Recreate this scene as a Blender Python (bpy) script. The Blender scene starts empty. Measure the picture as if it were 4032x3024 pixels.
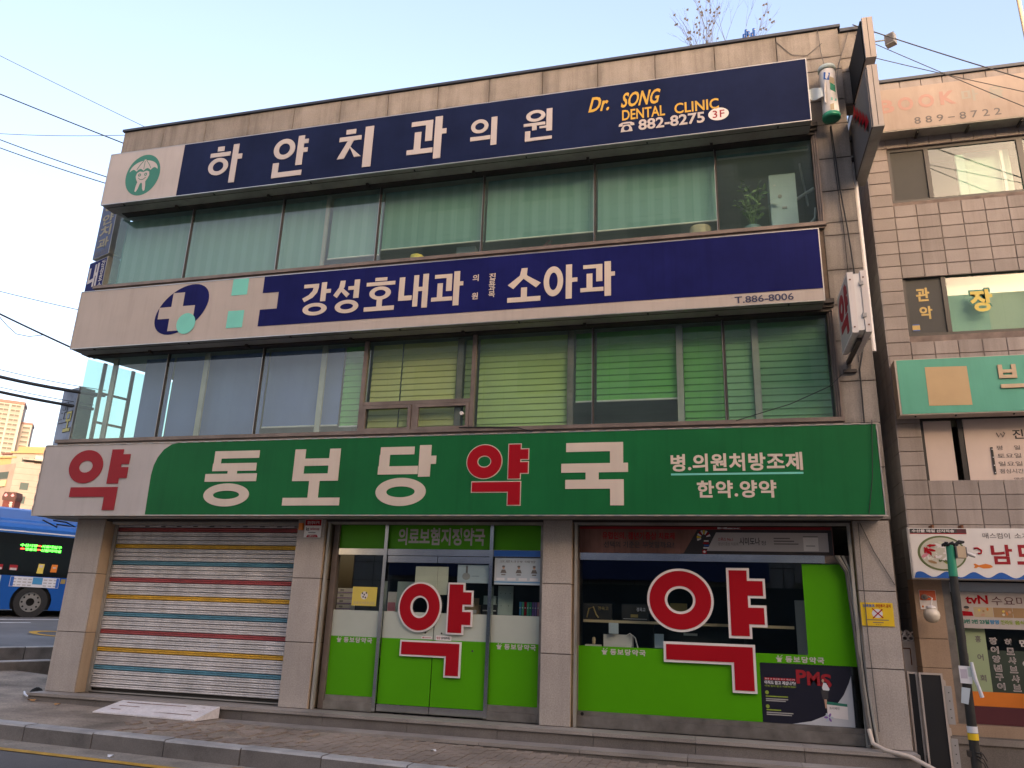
import bpy, math, random
from mathutils import Vector, Matrix
random.seed(7)
SC = bpy.context.scene
COL = SC.collection
R = math.radians

# ---------------------------------------------------------------- camera
cam_d = bpy.data.cameras.new("camera")
cam = bpy.data.objects.new("camera", cam_d); COL.objects.link(cam)
cam_d.sensor_fit = 'HORIZONTAL'; cam_d.sensor_width = 36.0
cam_d.lens = 36.0 * 3037.68 / 4032.0
cam_d.clip_start = 0.1; cam_d.clip_end = 4000
_yaw, _pit, _rol = -0.264048, 0.295890, -0.0351174
_f = Vector((math.sin(_yaw)*math.cos(_pit), math.cos(_yaw)*math.cos(_pit), math.sin(_pit)))
_r0 = Vector((math.cos(_yaw), -math.sin(_yaw), 0)); _d0 = -_r0.cross(_f)
_r = math.cos(_rol)*_r0 + math.sin(_rol)*_d0; _d = -math.sin(_rol)*_r0 + math.cos(_rol)*_d0
cam.matrix_world = Matrix(((_r.x, -_d.x, -_f.x, 0), (_r.y, -_d.y, -_f.y, -10.5), (_r.z, -_d.z, -_f.z, 1.6), (0, 0, 0, 1)))
SC.camera = cam

# ---------------------------------------------------------------- sky, sun, exposure
SUN_EL, SUN_AZ = R(10), R(150)          # azimuth clockwise from +Y (behind the camera, to the right)
wd = bpy.data.worlds.new("World"); SC.world = wd; wd.use_nodes = True
nt = wd.node_tree; bg = nt.nodes["Background"]
sky = nt.nodes.new("ShaderNodeTexSky"); sky.sky_type = 'NISHITA'; sky.sun_disc = False
sky.sun_elevation = SUN_EL; sky.sun_rotation = SUN_AZ
sky.air_density = 1.0; sky.dust_density = 7.5; sky.ozone_density = 0.7; sky.altitude = 50
nt.links.new(sky.outputs[0], bg.inputs[0]); bg.inputs[1].default_value = 0.15
sd = bpy.data.lights.new("sun", 'SUN'); sd.energy = 0.5; sd.angle = R(10); sd.color = (1.0, 0.92, 0.82)
sun = bpy.data.objects.new("sun", sd); COL.objects.link(sun)
_sv = Vector((math.sin(SUN_AZ)*math.cos(SUN_EL), math.cos(SUN_AZ)*math.cos(SUN_EL), math.sin(SUN_EL)))
sun.rotation_euler = _sv.to_track_quat('Z', 'Y').to_euler(); sun.location = (40, -60, 60)
vs = SC.view_settings
SC.display_settings.display_device = 'sRGB'
vs.view_transform = 'Standard'; vs.look = 'None'; vs.gamma = 1.0; vs.use_curve_mapping = False
vs.exposure = 2.45
vs.use_white_balance = True; vs.white_balance_temperature = 6550; vs.white_balance_tint = 23
SC.cycles.max_bounces = 8; SC.cycles.transparent_max_bounces = 16; SC.cycles.caustics_reflective = False

# ---------------------------------------------------------------- materials
MATS = {}
def nmat(name):
    m = bpy.data.materials.new(name); m.use_nodes = True; MATS[name] = m
    return m, m.node_tree.nodes, m.node_tree.links, m.node_tree.nodes["Principled BSDF"]
def wpos(N, L, scale):
    g = N.new("ShaderNodeNewGeometry"); mp = N.new("ShaderNodeMapping"); mp.inputs[3].default_value = scale
    L.new(g.outputs['Position'], mp.inputs[0]); return mp.outputs[0]
def noise(N, L, vec, sc, det=3, rough=.55):
    n = N.new("ShaderNodeTexNoise"); n.inputs['Scale'].default_value = sc; n.inputs['Detail'].default_value = det
    n.inputs['Roughness'].default_value = rough; L.new(vec, n.inputs['Vector']); return n.outputs['Fac']
def ramp(N, L, fac, stops):
    r = N.new("ShaderNodeValToRGB"); e = r.color_ramp.elements
    while len(e) < len(stops): e.new(.5)
    for i, (p, v) in enumerate(stops):
        e[i].position = p; e[i].color = (v, v, v, 1) if not isinstance(v, tuple) else (*v, 1)
    L.new(fac, r.inputs[0]); return r.outputs[0]
def mult(N, L, a, b, fac=1.0, mode='MULTIPLY'):
    m = N.new("ShaderNodeMix"); m.data_type = 'RGBA'; m.blend_type = mode
    if isinstance(fac, float): m.inputs[0].default_value = fac
    else: L.new(fac, m.inputs[0])
    for s, v in ((6, a), (7, b)):
        if isinstance(v, tuple): m.inputs[s].default_value = (*v[:3], 1)
        else: L.new(v, m.inputs[s])
    return m.outputs[2]
def bumpn(N, L, P, fac, strength, dist=.01):
    b = N.new("ShaderNodeBump"); b.inputs['Strength'].default_value = strength; b.inputs['Distance'].default_value = dist
    L.new(fac, b.inputs['Height']); L.new(b.outputs[0], P.inputs['Normal'])
def surf(name, col, rough=.6, spec=.5, metal=0., speck=0., speck_sc=90., patch=.12, patch_sc=1.3, streak=0., bump=0., bump_sc=60., rand=0., streak_col=(.35, .27, .2), streak_xy=(5, 5, .35), edge=0.):
    """a weathered surface: speckle, broad patches, vertical run-off streaks, piece to piece variation"""
    m, N, L, P = nmat(name)
    v = wpos(N, L, (1, 1, 1)); c = tuple(min(.82, q*1.12) for q in col)
    out = mult(N, L, c, ramp(N, L, noise(N, L, v, patch_sc, 4), [(.25, 1 - patch*1.6), (.75, 1 + patch*.4)]))
    if speck: out = mult(N, L, out, ramp(N, L, noise(N, L, v, speck_sc, 2, .7), [(.3, 1 - speck), (.7, 1 + speck*.7)]))
    if streak:
        s = ramp(N, L, noise(N, L, wpos(N, L, streak_xy), 1.0, 5, .7), [(.48, 0.0), (.78, 1.0)])
        mm = N.new("ShaderNodeMath"); mm.operation = 'MULTIPLY'; mm.inputs[1].default_value = streak; L.new(s, mm.inputs[0])
        out = mult(N, L, out, tuple(streak_col), mm.outputs[0])
    if edge:            # grime gathered along the joints of each piece
        tc = N.new("ShaderNodeTexCoord"); sp = N.new("ShaderNodeSeparateXYZ"); L.new(tc.outputs['Generated'], sp.inputs[0]); ds = []
        for ax in (0, 2):
            pp = N.new("ShaderNodeMath"); pp.operation = 'PINGPONG'; pp.inputs[1].default_value = .5; L.new(sp.outputs[ax], pp.inputs[0]); ds.append(pp.outputs[0])
        mn = N.new("ShaderNodeMath"); mn.operation = 'MINIMUM'; L.new(ds[0], mn.inputs[0]); L.new(ds[1], mn.inputs[1])
        nz = N.new("ShaderNodeMath"); nz.operation = 'MULTIPLY_ADD'; L.new(noise(N, L, v, 5, 4), nz.inputs[0]); nz.inputs[1].default_value = .22; L.new(mn.outputs[0], nz.inputs[2])
        out = mult(N, L, out, ramp(N, L, nz.outputs[0], [(.06, 1 - edge), (.26, 1.0)]))
    if rand:
        oi = N.new("ShaderNodeObjectInfo")
        out = mult(N, L, out, ramp(N, L, oi.outputs['Random'], [(0, 1 - rand), (1, 1 + rand*.6)]))
    L.new(out, P.inputs['Base Color'])
    P.inputs['Roughness'].default_value = rough; P.inputs['Metallic'].default_value = metal
    P.inputs['Specular IOR Level'].default_value = spec
    if bump: bumpn(N, L, P, noise(N, L, v, bump_sc, 3), bump, .004)
    return m
def plain(name, col, rough=.5, spec=.5, metal=0.):
    return surf(name, col, rough, spec, metal, patch=.05, patch_sc=4)
def emit(name, col, st):
    m, N, L, P = nmat(name); P.inputs['Base Color'].default_value = (*col, 1)
    P.inputs['Emission Color'].default_value = (*col, 1); P.inputs['Emission Strength'].default_value = st; return m
def glassm(name, tint, ior=1.5, boost=1.0, film=0.0):
    m, N, L, P = nmat(name); N.remove(P)
    t = N.new("ShaderNodeBsdfTransparent"); t.inputs[0].default_value = (*tint, 1)
    g = N.new("ShaderNodeBsdfGlossy"); g.inputs['Roughness'].default_value = .004; g.inputs[0].default_value = (.94, .98, .97, 1)
    f = N.new("ShaderNodeFresnel"); f.inputs[0].default_value = ior
    k = N.new("ShaderNodeMath"); k.operation = 'MULTIPLY'; k.inputs[1].default_value = boost; k.use_clamp = True
    L.new(f.outputs[0], k.inputs[0])
    ge = N.new("ShaderNodeNewGeometry"); fb = N.new("ShaderNodeMath"); fb.operation = 'SUBTRACT'; fb.inputs[0].default_value = 1.0; L.new(ge.outputs['Backfacing'], fb.inputs[1])
    k2 = N.new("ShaderNodeMath"); k2.operation = 'MULTIPLY'; L.new(k.outputs[0], k2.inputs[0]); L.new(fb.outputs[0], k2.inputs[1]); k = k2   # the pane's outer face mirrors, its inner face only transmits
    mx = N.new("ShaderNodeMixShader"); L.new(k.outputs[0], mx.inputs[0]); L.new(t.outputs[0], mx.inputs[1]); L.new(g.outputs[0], mx.inputs[2])
    res = mx
    if film:            # thin uneven milky teal layer on the outer face
        df = N.new("ShaderNodeBsdfDiffuse"); df.inputs[0].default_value = (.30, .47, .43, 1)
        dn = ramp(N, L, noise(N, L, wpos(N, L, (1, 1, .5)), 1.6, 5, .6), [(.3, film*.6), (.75, film*1.5)])
        fm = N.new("ShaderNodeMath"); fm.operation = 'MULTIPLY'; L.new(dn, fm.inputs[0]); L.new(fb.outputs[0], fm.inputs[1])
        res = N.new("ShaderNodeMixShader"); L.new(fm.outputs[0], res.inputs[0]); L.new(mx.outputs[0], res.inputs[1]); L.new(df.outputs[0], res.inputs[2])
    L.new(res.outputs[0], N["Material Output"].inputs[0]); return m

surf('stone', (.29, .255, .222), .75, .3, edge=.32, speck=.16, speck_sc=55, patch=.16, patch_sc=2.2, streak=.5, streak_col=(.13, .095, .07), bump=.25, bump_sc=70, rand=.08)
surf('stone_low', (.41, .36, .32), .7, .3, speck=.2, speck_sc=60, patch=.12, patch_sc=1.6, streak=.18, streak_col=(.17, .14, .12), bump=.2, bump_sc=80, rand=.06)
surf('stone_reveal', (.42, .31, .205), .6, .35, speck=.14, speck_sc=80, patch=.12, streak=.25, streak_col=(.22, .15, .09), rand=.05)
surf('joint', (.14, .105, .08), .9, .2, patch=.3, patch_sc=6)
surf('granite_dark', (.17, .15, .135), .75, .35, speck=.25, speck_sc=120, patch=.25, patch_sc=1.2, streak=.2, streak_col=(.08, .065, .055), bump=.2, rand=.08)
surf('granite_edge', (.30, .265, .235), .7, .35, speck=.2, speck_sc=120, patch=.25, patch_sc=1.5, rand=.08)
surf('kerb_top_skylit', (.40, .38, .36), .85, .3, speck=.2, speck_sc=140, patch=.25, patch_sc=3, rand=.1)  # same granite, top painted lighter for sky light as well as wear
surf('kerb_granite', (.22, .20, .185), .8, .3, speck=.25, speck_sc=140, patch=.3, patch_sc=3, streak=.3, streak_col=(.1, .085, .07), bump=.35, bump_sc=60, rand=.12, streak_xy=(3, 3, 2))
surf('sidewalk_dust', (.31, .25, .195), .95, .2, speck=.28, speck_sc=32, patch=.42, patch_sc=1.4, bump=.4, bump_sc=35)
surf('paver', (.30, .235, .19), .9, .25, speck=.22, speck_sc=70, patch=.3, patch_sc=1.0, bump=.3, bump_sc=60)
surf('gutter_concrete', (.29, .25, .205), .95, .2, speck=.25, speck_sc=40, patch=.3, patch_sc=2, bump=.3, bump_sc=40)
surf('asphalt', (.125, .115, .11), .9, .3, speck=.35, speck_sc=110, patch=.2, patch_sc=.7, bump=.4, bump_sc=120)
surf('asphalt_far', (.15, .148, .15), .9, .3, speck=.2, speck_sc=60, patch=.35, patch_sc=.45)
surf('earth', (.2, .18, .15), .95, .2, patch=.2)
surf('line_yellow', (.55, .30, .04), .8, .3, speck=.2, speck_sc=60, patch=.3, patch_sc=3)
surf('line_white', (.62, .62, .62), .8, .3, speck=.15, patch=.25, patch_sc=3)
surf('bronze', (.20, .155, .13), .45, .4, metal=.2, patch=.25, patch_sc=3, streak=.3, streak_col=(.22, .18, .15))
surf('dark_trim', (.05, .04, .034), .6, .4, patch=.3, patch_sc=4, streak=.3, streak_col=(.1, .08, .065))
surf('coping', (.05, .055, .065), .45, .5, metal=.5, patch=.2)
surf('alu', (.42, .41, .40), .35, .5, metal=.8, patch=.15, streak=.2, streak_col=(.2, .17, .14))
surf('alu_dull', (.36, .34, .30), .5, .4, metal=.2, patch=.25, streak=.3, streak_col=(.12, .1, .08))
surf('steel', (.62, .60, .57), .16, .5, metal=1., patch=.15, patch_sc=3)
surf('steel_dull', (.30, .27, .24), .38, .5, metal=.7, patch=.3, patch_sc=5)
surf('sign_navy', (.012, .019, .060), .5, .05, patch=.2, patch_sc=1.5, streak=.10, streak_col=(.05, .05, .07), streak_xy=(9, 9, .25))
surf('sign_violet', (.012, .0145, .098), .5, .05, patch=.2, patch_sc=1.5, streak=.2, streak_col=(.07, .065, .09), streak_xy=(7, 7, .22))
surf('sign_white', (.44, .395, .37), .5, .4, patch=.08, streak=.18, streak_col=(.36, .30, .25), streak_xy=(6, 6, .5))
surf('sign_cream', (.43, .365, .315), .5, .4, patch=.08, streak=.2, streak_col=(.40, .30, .22), streak_xy=(6, 6, .5))
surf('letter_white', (.47, .42, .40), .5, .4, patch=.06)
surf('letter_cream', (.58, .48, .39), .5, .4, patch=.06, streak=.15, streak_col=(.42, .36, .28))
surf('letter_yellow', (.55, .33, .035), .45, .45, patch=.06)
surf('letter_red', (.33, .006, .012), .5, .12, patch=.06)
surf('letter_red_dull', (.30, .022, .028), .5, .15, patch=.08)
plain('white_rim', (.66, .62, .60), .4)
surf('sign_green', (.004, .122, .034), .5, .15, patch=.15, patch_sc=.8, streak=.18, streak_col=(.01, .07, .02), streak_xy=(6, 6, .3))
plain('logo_green', (.012, .16, .105), .45); plain('mint', (.14, .53, .42), .45)
plain('ink', (.035, .032, .034), .6); plain('ink_soft', (.13, .115, .11), .6); plain('ink_navy', (.025, .03, .075), .5)
surf('lime', (.062, .30, .0), .4, .2, patch=.06, patch_sc=1.2)
surf('frost', (.40, .435, .375), .55, .4, patch=.08, patch_sc=1.5)
surf('slat', (.60, .57, .555), .5, .4, metal=.1, patch=.2, patch_sc=2.5, speck=.1, speck_sc=25, streak=.3, streak_col=(.25, .2, .16), streak_xy=(7, 7, .7))
for n, c in (('slat_red', (.36, .06, .06)), ('slat_yellow', (.60, .33, .02)), ('slat_blue', (.075, .22, .29))):
    surf(n, c, .5, .5, patch=.25, patch_sc=3, speck=.15, speck_sc=20)
surf('joint_light', (.235, .185, .16), .9, .2, patch=.3, patch_sc=6)
surf('tile_pink', (.30, .258, .235), .6, .4, speck=.08, speck_sc=50, patch=.12, patch_sc=2, streak=.45, streak_col=(.17, .115, .09), streak_xy=(3.2, 3.2, .16), rand=.13, bump=.1, bump_sc=40)
surf('tile_side', (.34, .31, .31), .6, .4, patch=.2, patch_sc=2, streak=.4, streak_col=(.08, .06, .05), rand=.1)
surf('neighbour_stone', (.35, .25, .175), .7, .3, speck=.12, patch=.12, streak=.2, streak_col=(.2, .13, .09))
surf('faded_cream', (.40, .315, .255), .6, .35, patch=.12, patch_sc=1.5, streak=.25, streak_col=(.36, .24, .15), streak_xy=(5, 5, 1.0))
plain('faded_red', (.41, .235, .19), .6); plain('faded_green', (.32, .30, .25), .6)
surf('teal_sign', (.075, .36, .255), .5, .4, patch=.1, streak=.15, streak_col=(.06, .22, .15))
plain('patch_tan', (.47, .33, .17), .6); plain('letter_tan', (.50, .37, .235), .6)
plain('black_frame', (.022, .019, .017), .4); plain('black_panel', (.012, .012, .013), .5)
surf('white_blind', (.60, .49, .425), .7, .3, patch=.08, streak=.1, streak_col=(.5, .4, .34))
surf('blind_sage', (.36, .53, .43), .7, .3, patch=.06, streak=.12, streak_col=(.3, .45, .36), streak_xy=(9, 9, .05))
surf('blind_sage_pale', (.50, .56, .42), .7, .3, patch=.06, streak=.12, streak_col=(.42, .5, .38), streak_xy=(9, 9, .05))
plain('screen_dark', (.055, .055, .05), .7); plain('gold', (.30, .22, .07), .4, metal=.3)
plain('white_plastic', (.62, .58, .55), .4); plain('grey_plastic', (.3, .29, .28), .5)
plain('white_paint', (.66, .63, .60), .45); surf('rusty_white', (.66, .60, .56), .5, .4, patch=.1, streak=.3, streak_col=(.35, .2, .1), streak_xy=(14, 14, .9))
plain('orange', (.62, .17, .012), .5); plain('maroon', (.075, .012, .018), .5); plain('blue', (.01, .09, .36), .4)
plain('bright_yellow', (.70, .46, .01), .5); plain('tape_green', (.015, .25, .14), .4); surf('pole_black', (.03, .028, .025), .6, .4, patch=.4, patch_sc=6, streak=.3, streak_col=(.08, .06, .05))
plain('cable', (.012, .012, .013), .6); plain('cable_grey', (.09, .085, .08), .6); plain('rust', (.16, .06, .025), .8)
plain('paper', (.60, .60, .62), .7); plain('paper_blue', (.40, .47, .52), .6); plain('pale_mint', (.42, .5, .46), .6)
plain('skin', (.45, .26, .17), .6); plain('pink', (.55, .2, .25), .5); plain('purple', (.23, .12, .36), .4); plain('tooth_blue', (.04, .22, .42), .4); plain('tooth_green', (.06, .38, .2), .4)
plain('cardboard', (.38, .26, .15), .8); plain('dog_yellow', (.60, .47, .08), .5)
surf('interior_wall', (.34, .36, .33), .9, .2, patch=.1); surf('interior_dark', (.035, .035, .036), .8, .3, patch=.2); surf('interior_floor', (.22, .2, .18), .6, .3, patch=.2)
surf('roller_blue', (.115, .165, .36), .8, .2, patch=.1, streak=.2, streak_col=(.12, .16, .26), streak_xy=(4, 4, .05))
surf('pleat_green', (.105, .34, .075), .7, .25, patch=.06); surf('pleat_yellow', (.52, .50, .20), .7, .25, patch=.06); surf('pleat_olive', (.36, .46, .16), .7, .25, patch=.06); surf('pleat_sage', (.20, .40, .20), .7, .25, patch=.06)
surf('ramp_metal', (.70, .655, .64), .55, .4, metal=.0, patch=.15, patch_sc=4, speck=.12, speck_sc=30, streak=.35, streak_col=(.3, .17, .1), streak_xy=(8, 8, 8))
surf('leaf', (.10, .19, .045), .6, .4, patch=.25, patch_sc=8); plain('pot_blue', (.13, .22, .22), .4); plain('cup_cream', (.55, .54, .42), .4); plain('pot_tan', (.42, .33, .2), .6)
plain('cabinet', (.42, .53, .56), .4); plain('twig', (.06, .055, .06), .9); plain('dry_leaf', (.30, .15, .05), .9); plain('grey_leaf', (.05, .045, .045), .9)
surf('bus_blue', (.008, .075, .30), .22, .5, patch=.06); plain('bus_blue_light', (.012, .10, .36), .3); plain('tyre', (.014, .014, .014), .8); plain('hub', (.28, .27, .25), .4, metal=.6)
plain('bus_white', (.55, .56, .60), .35); plain('bus_glass', (.006, .008, .008), .08, .5)
emit('led_green', (.03, 1.0, .04), 1.3); emit('led_red', (1.0, .06, .02), 1.2)
surf('tower_cream', (.32, .285, .255), .8, .2, patch=.06, patch_sc=.1); plain('tower_glass', (.10, .10, .085), .6, .1); plain('tower_roof', (.17, .09, .075), .7); plain('tower_grey', (.21, .19, .165), .7)
surf('tan_stone', (.235, .198, .175), .7, .3, patch=.12, patch_sc=.4, rand=.06); plain('far_glass', (.05, .07, .07), .6, .1); plain('yellow_wall', (.29, .19, .09), .8); plain('white_wall', (.32, .285, .265), .8); plain('roof_maroon', (.11, .05, .045), .7)
surf('brick_red', (.12, .035, .03), .8, .3, patch=.2, patch_sc=1); plain('brick_dark', (.06, .026, .023), .8)
surf('opposite_wall', (.46, .43, .40), .8, .3, patch=.12, patch_sc=.5); plain('opposite_glass', (.05, .07, .08), .1); plain('opposite_blue', (.03, .05, .15), .6)
plain('globe', (.62, .55, .45), .25); plain('photo_brown', (.30, .18, .08), .6); plain('photo_green', (.10, .13, .04), .6); plain('broth', (.47, .45, .37), .5)
surf('banner_wood', (.24, .115, .09), .55, .2, patch=.3, patch_sc=2, streak=.4, streak_col=(.13, .05, .04), streak_xy=(16, 16, .6))
plain('banner_white', (.40, .36, .345), .5); plain('banner_dark', (.022, .016, .016), .5); plain('poster_navy', (.010, .010, .020), .35); plain('poster_white', (.46, .47, .49), .4); plain('print_lime', (.22, .30, .03), .5)
plain('vent_black', (.004, .004, .004), .9)
glassm('glass_up', (.90, .965, .94), 1.5, 1.5, .08); glassm('glass_low', (.93, .965, .955), 1.5, 1.5); glassm('glass_side', (.74, .88, .84), 1.5, 1.2, .12)

# checkered woven roller blind of the third floor
def woven(name, base, light):
    m, N, L, P = nmat(name)
    g = N.new("ShaderNodeNewGeometry"); sx = N.new("ShaderNodeSeparateXYZ"); L.new(g.outputs['Position'], sx.inputs[0])
    def mth(op, a, b=None):
        n = N.new("ShaderNodeMath"); n.operation = op
        for i, v in enumerate((a, b)):
            if v is None: continue
            if isinstance(v, (int, float)): n.inputs[i].default_value = v
            else: L.new(v, n.inputs[i])
        return n.outputs[0]
    col = mth('PINGPONG', mth('ADD', sx.outputs[0], 50.0), .115)          # columns 0.23 m apart
    band = mth('LESS_THAN', col, .05)
    ck = N.new("ShaderNodeTexChecker"); mp = N.new("ShaderNodeMapping"); mp.inputs[3].default_value = (1, 0, 1.5)
    mp.inputs[1].default_value = (0, .37, 0)
    L.new(g.outputs['Position'], mp.inputs[0]); L.new(mp.outputs[0], ck.inputs[0]); ck.inputs['Scale'].default_value = 44
    ck.inputs[1].default_value = (1, 1, 1, 1); ck.inputs[2].default_value = (0, 0, 0, 1)
    pat = mth('MULTIPLY', band, ck.outputs[1])
    sp = ramp(N, L, noise(N, L, wpos(N, L, (1, 1, 1)), 60, 1), [(.62, 0.0), (.7, .5)])
    out = mult(N, L, base, light, pat, 'MIX'); out = mult(N, L, out, light, mth('MULTIPLY', sp, .35), 'MIX')
    L.new(out, P.inputs['Base Color']); P.inputs['Roughness'].default_value = .85; P.inputs['Specular IOR Level'].default_value = .2
woven('blind_woven', (.155, .29, .27), (.215, .36, .335))

# ---------------------------------------------------------------- mesh helpers
Z = Vector((0, 0, 1))
class Fr:
    """a local frame: u along a face, v up, n out of the face"""
    def __init__(s, o, u=(1, 0, 0), n=(0, -1, 0)):
        s.o = Vector(o); s.u = Vector(u).normalized(); s.n = Vector(n).normalized()
    def __call__(s, u, v, n=0.0): return s.o + s.u*u + Z*v + s.n*n
F0 = Fr((0, 0, 0))
ROOT = {}
def origin(o):
    while o.parent: o = o.parent
    return Vector(ROOT.get(o.name, (0, 0, 0)))
def thing(name, label, cat, loc=(0, 0, 0), group=None):
    o = bpy.data.objects.new(name, None); COL.objects.link(o); o.location = loc; o.empty_display_size = .2
    ROOT[o.name] = tuple(loc); o['label'] = label; o['category'] = cat
    if group: o['group'] = group
    return o
def struct(name, loc=(0, 0, 0)):
    o = bpy.data.objects.new(name, None); COL.objects.link(o); o.location = loc; ROOT[o.name] = tuple(loc); o['kind'] = 'structure'; return o
class MB:
    def __init__(s): s.v = []; s.f = []; s.sm = []
    def add(s, vs, fs, smooth=False):
        b = len(s.v); s.v += [Vector(p) for p in vs]
        for f in fs: s.f.append([i + b for i in f]); s.sm.append(smooth)
        return s
    def box(s, x0, x1, y0, y1, z0, z1, fr=None):
        if fr is None: p = lambda x, y, z: Vector((x, y, z))
        else: p = lambda x, y, z: fr(x, z, -y)
        c = [p(x, y, z) for z in (z0, z1) for y in (y0, y1) for x in (x0, x1)]
        return s.add(c, [(0, 2, 3, 1), (4, 5, 7, 6), (0, 1, 5, 4), (2, 6, 7, 3), (0, 4, 6, 2), (1, 3, 7, 5)])
    def prism(s, fr, poly, n0, n1):
        k = len(poly); a = [fr(u, v, n0) for u, v in poly]; b = [fr(u, v, n1) for u, v in poly]
        return s.add(a + b, [tuple(range(k, 2*k)), tuple(reversed(range(k)))] + [(i, (i+1) % k, k + (i+1) % k, k + i) for i in range(k)])
    def ring(s, fr, cu, cv, ru, rv, hu, hv, n0, n1, k=40, a0=0., a1=2*math.pi):
        A = [a0 + (a1-a0)*i/k for i in range(k)]
        pts = []
        for n in (n0, n1):
            pts += [fr(cu + ru*math.cos(t), cv + rv*math.sin(t), n) for t in A]
            pts += [fr(cu + hu*math.cos(t), cv + hv*math.sin(t), n) for t in A]
        fs = []
        for i in range(k):
            j = (i+1) % k
            fs += [(2*k+i, 2*k+j, 3*k+j, 3*k+i), (i, j, 2*k+j, 2*k+i), (k+i, 3*k+i, 3*k+j, k+j), (i, k+i, k+j, j)]
        return s.add(pts, fs)
    def disc(s, fr, cu, cv, ru, rv, n0, n1, k=36):
        return s.prism(fr, [(cu + ru*math.cos(2*math.pi*i/k), cv + rv*math.sin(2*math.pi*i/k)) for i in range(k)], n0, n1)
    def tube(s, path, r, k=6, cap=True):
        path = [Vector(p) for p in path]; rs = r if isinstance(r, (list, tuple)) else [r]*len(path)
        vs = []; up = None
        for i, p in enumerate(path):
            t = (path[min(i+1, len(path)-1)] - path[max(i-1, 0)]).normalized()
            if up is None: up = t.orthogonal().normalized()
            up = (up - t*up.dot(t)); up = up.normalized() if up.length > 1e-6 else t.orthogonal().normalized()
            w = t.cross(up)
            vs += [p + (up*math.cos(2*math.pi*j/k) + w*math.sin(2*math.pi*j/k))*rs[i] for j in range(k)]
        fs = [(i*k+j, i*k+(j+1) % k, (i+1)*k+(j+1) % k, (i+1)*k+j) for i in range(len(path)-1) for j in range(k)]
        s.add(vs, fs, True)
        if cap:
            n = len(path); s.add([vs[j] for j in range(k)], [tuple(reversed(range(k)))]); s.add(vs[(n-1)*k:], [tuple(range(k))])
        return s
    def lathe(s, base, prof, k=20):
        base = Vector(base); vs = [base + Vector((r*math.cos(2*math.pi*j/k), r*math.sin(2*math.pi*j/k), z)) for r, z in prof for j in range(k)]
        n = len(prof)
        s.add(vs, [(i*k+j, i*k+(j+1) % k, (i+1)*k+(j+1) % k, (i+1)*k+j) for i in range(n-1) for j in range(k)], True)
        return s
    def mesh(s, name, org=(0, 0, 0)):
        o = Vector(org); me = bpy.data.meshes.new(name); me.from_pydata([tuple(p - o) for p in s.v], [], s.f)
        if any(s.sm): me.polygons.foreach_set('use_smooth', s.sm)
        return me
    def build(s, name, mat, parent=None, label=None, cat=None, group=None, kind=None):
        org = origin(parent) if parent else (0, 0, 0)
        loc = None
        if parent is None and not kind:                       # a one-mesh thing stands at its own base
            xs = [p.x for p in s.v]; ys = [p.y for p in s.v]; zs = [p.z for p in s.v]
            org = loc = Vector(((min(xs)+max(xs))/2, (min(ys)+max(ys))/2, min(zs)))
        me = s.mesh(name, org); me.materials.append(MATS[mat] if isinstance(mat, str) else mat)
        o = bpy.data.objects.new(name, me); COL.objects.link(o)
        if parent: o.parent = parent
        else: ROOT[o.name] = tuple(org)
        if loc is not None: o.location = loc
        if label: o['label'] = label
        if cat: o['category'] = cat
        if group: o['group'] = group
        if kind: o['kind'] = kind
        return o
def part(name, mat, parent, *boxes, fr=None):
    m = MB()
    for b in boxes: m.box(*b, fr=fr)
    return m.build(name, mat, parent)
def place(me, name, loc, parent):
    """an alike piece that shares mesh data"""
    o = bpy.data.objects.new(name, me); COL.objects.link(o); o.parent = parent; o.location = Vector(loc) - origin(parent); return o

_tx = {}
TMP = bpy.data.scenes.new('typesetting')          # empty scratch scene, removed at the end
def text(body, box, fr, n, mat, parent, bold=0.0, shear=0., name='lettering', spacing=1.0, vertical=False):
    """flat printed lettering fitted into box = (u0, u1, v0, v1) on the face of fr"""
    key = (body, bold, spacing, vertical)
    if key not in _tx:
        c = bpy.data.curves.new('t', 'FONT'); c.body = "\n".join(body) if vertical else body
        c.size = 1; c.offset = bold; c.resolution_u = 3; c.fill_mode = 'FRONT'; c.space_character = spacing
        if vertical: c.align_x = 'CENTER'; c.space_line = .92
        o = bpy.data.objects.new('t', c); TMP.collection.objects.link(o)
        vl = TMP.view_layers[0]; vl.update(); dg = vl.depsgraph
        me = bpy.data.meshes.new_from_object(o.evaluated_get(dg))
        vs = [v.co.copy() for v in me.vertices]; fs = [tuple(p.vertices) for p in me.polygons]
        bpy.data.objects.remove(o); bpy.data.curves.remove(c); bpy.data.meshes.remove(me); _tx[key] = (vs, fs)
    vs, fs = _tx[key]
    x0 = min(v.x for v in vs); x1 = max(v.x for v in vs); y0 = min(v.y for v in vs); y1 = max(v.y for v in vs)
    u0, u1, v0, v1 = box; m = MB(); P = []
    for v in vs:
        a = (v.x-x0)/(x1-x0); b = (v.y-y0)/(y1-y0)
        P.append(fr(u0 + (u1-u0)*((a + shear*b)/(1+shear)), v0 + (v1-v0)*b, n))
    m.add(P, fs); return m.build(name, mat, parent)

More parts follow.
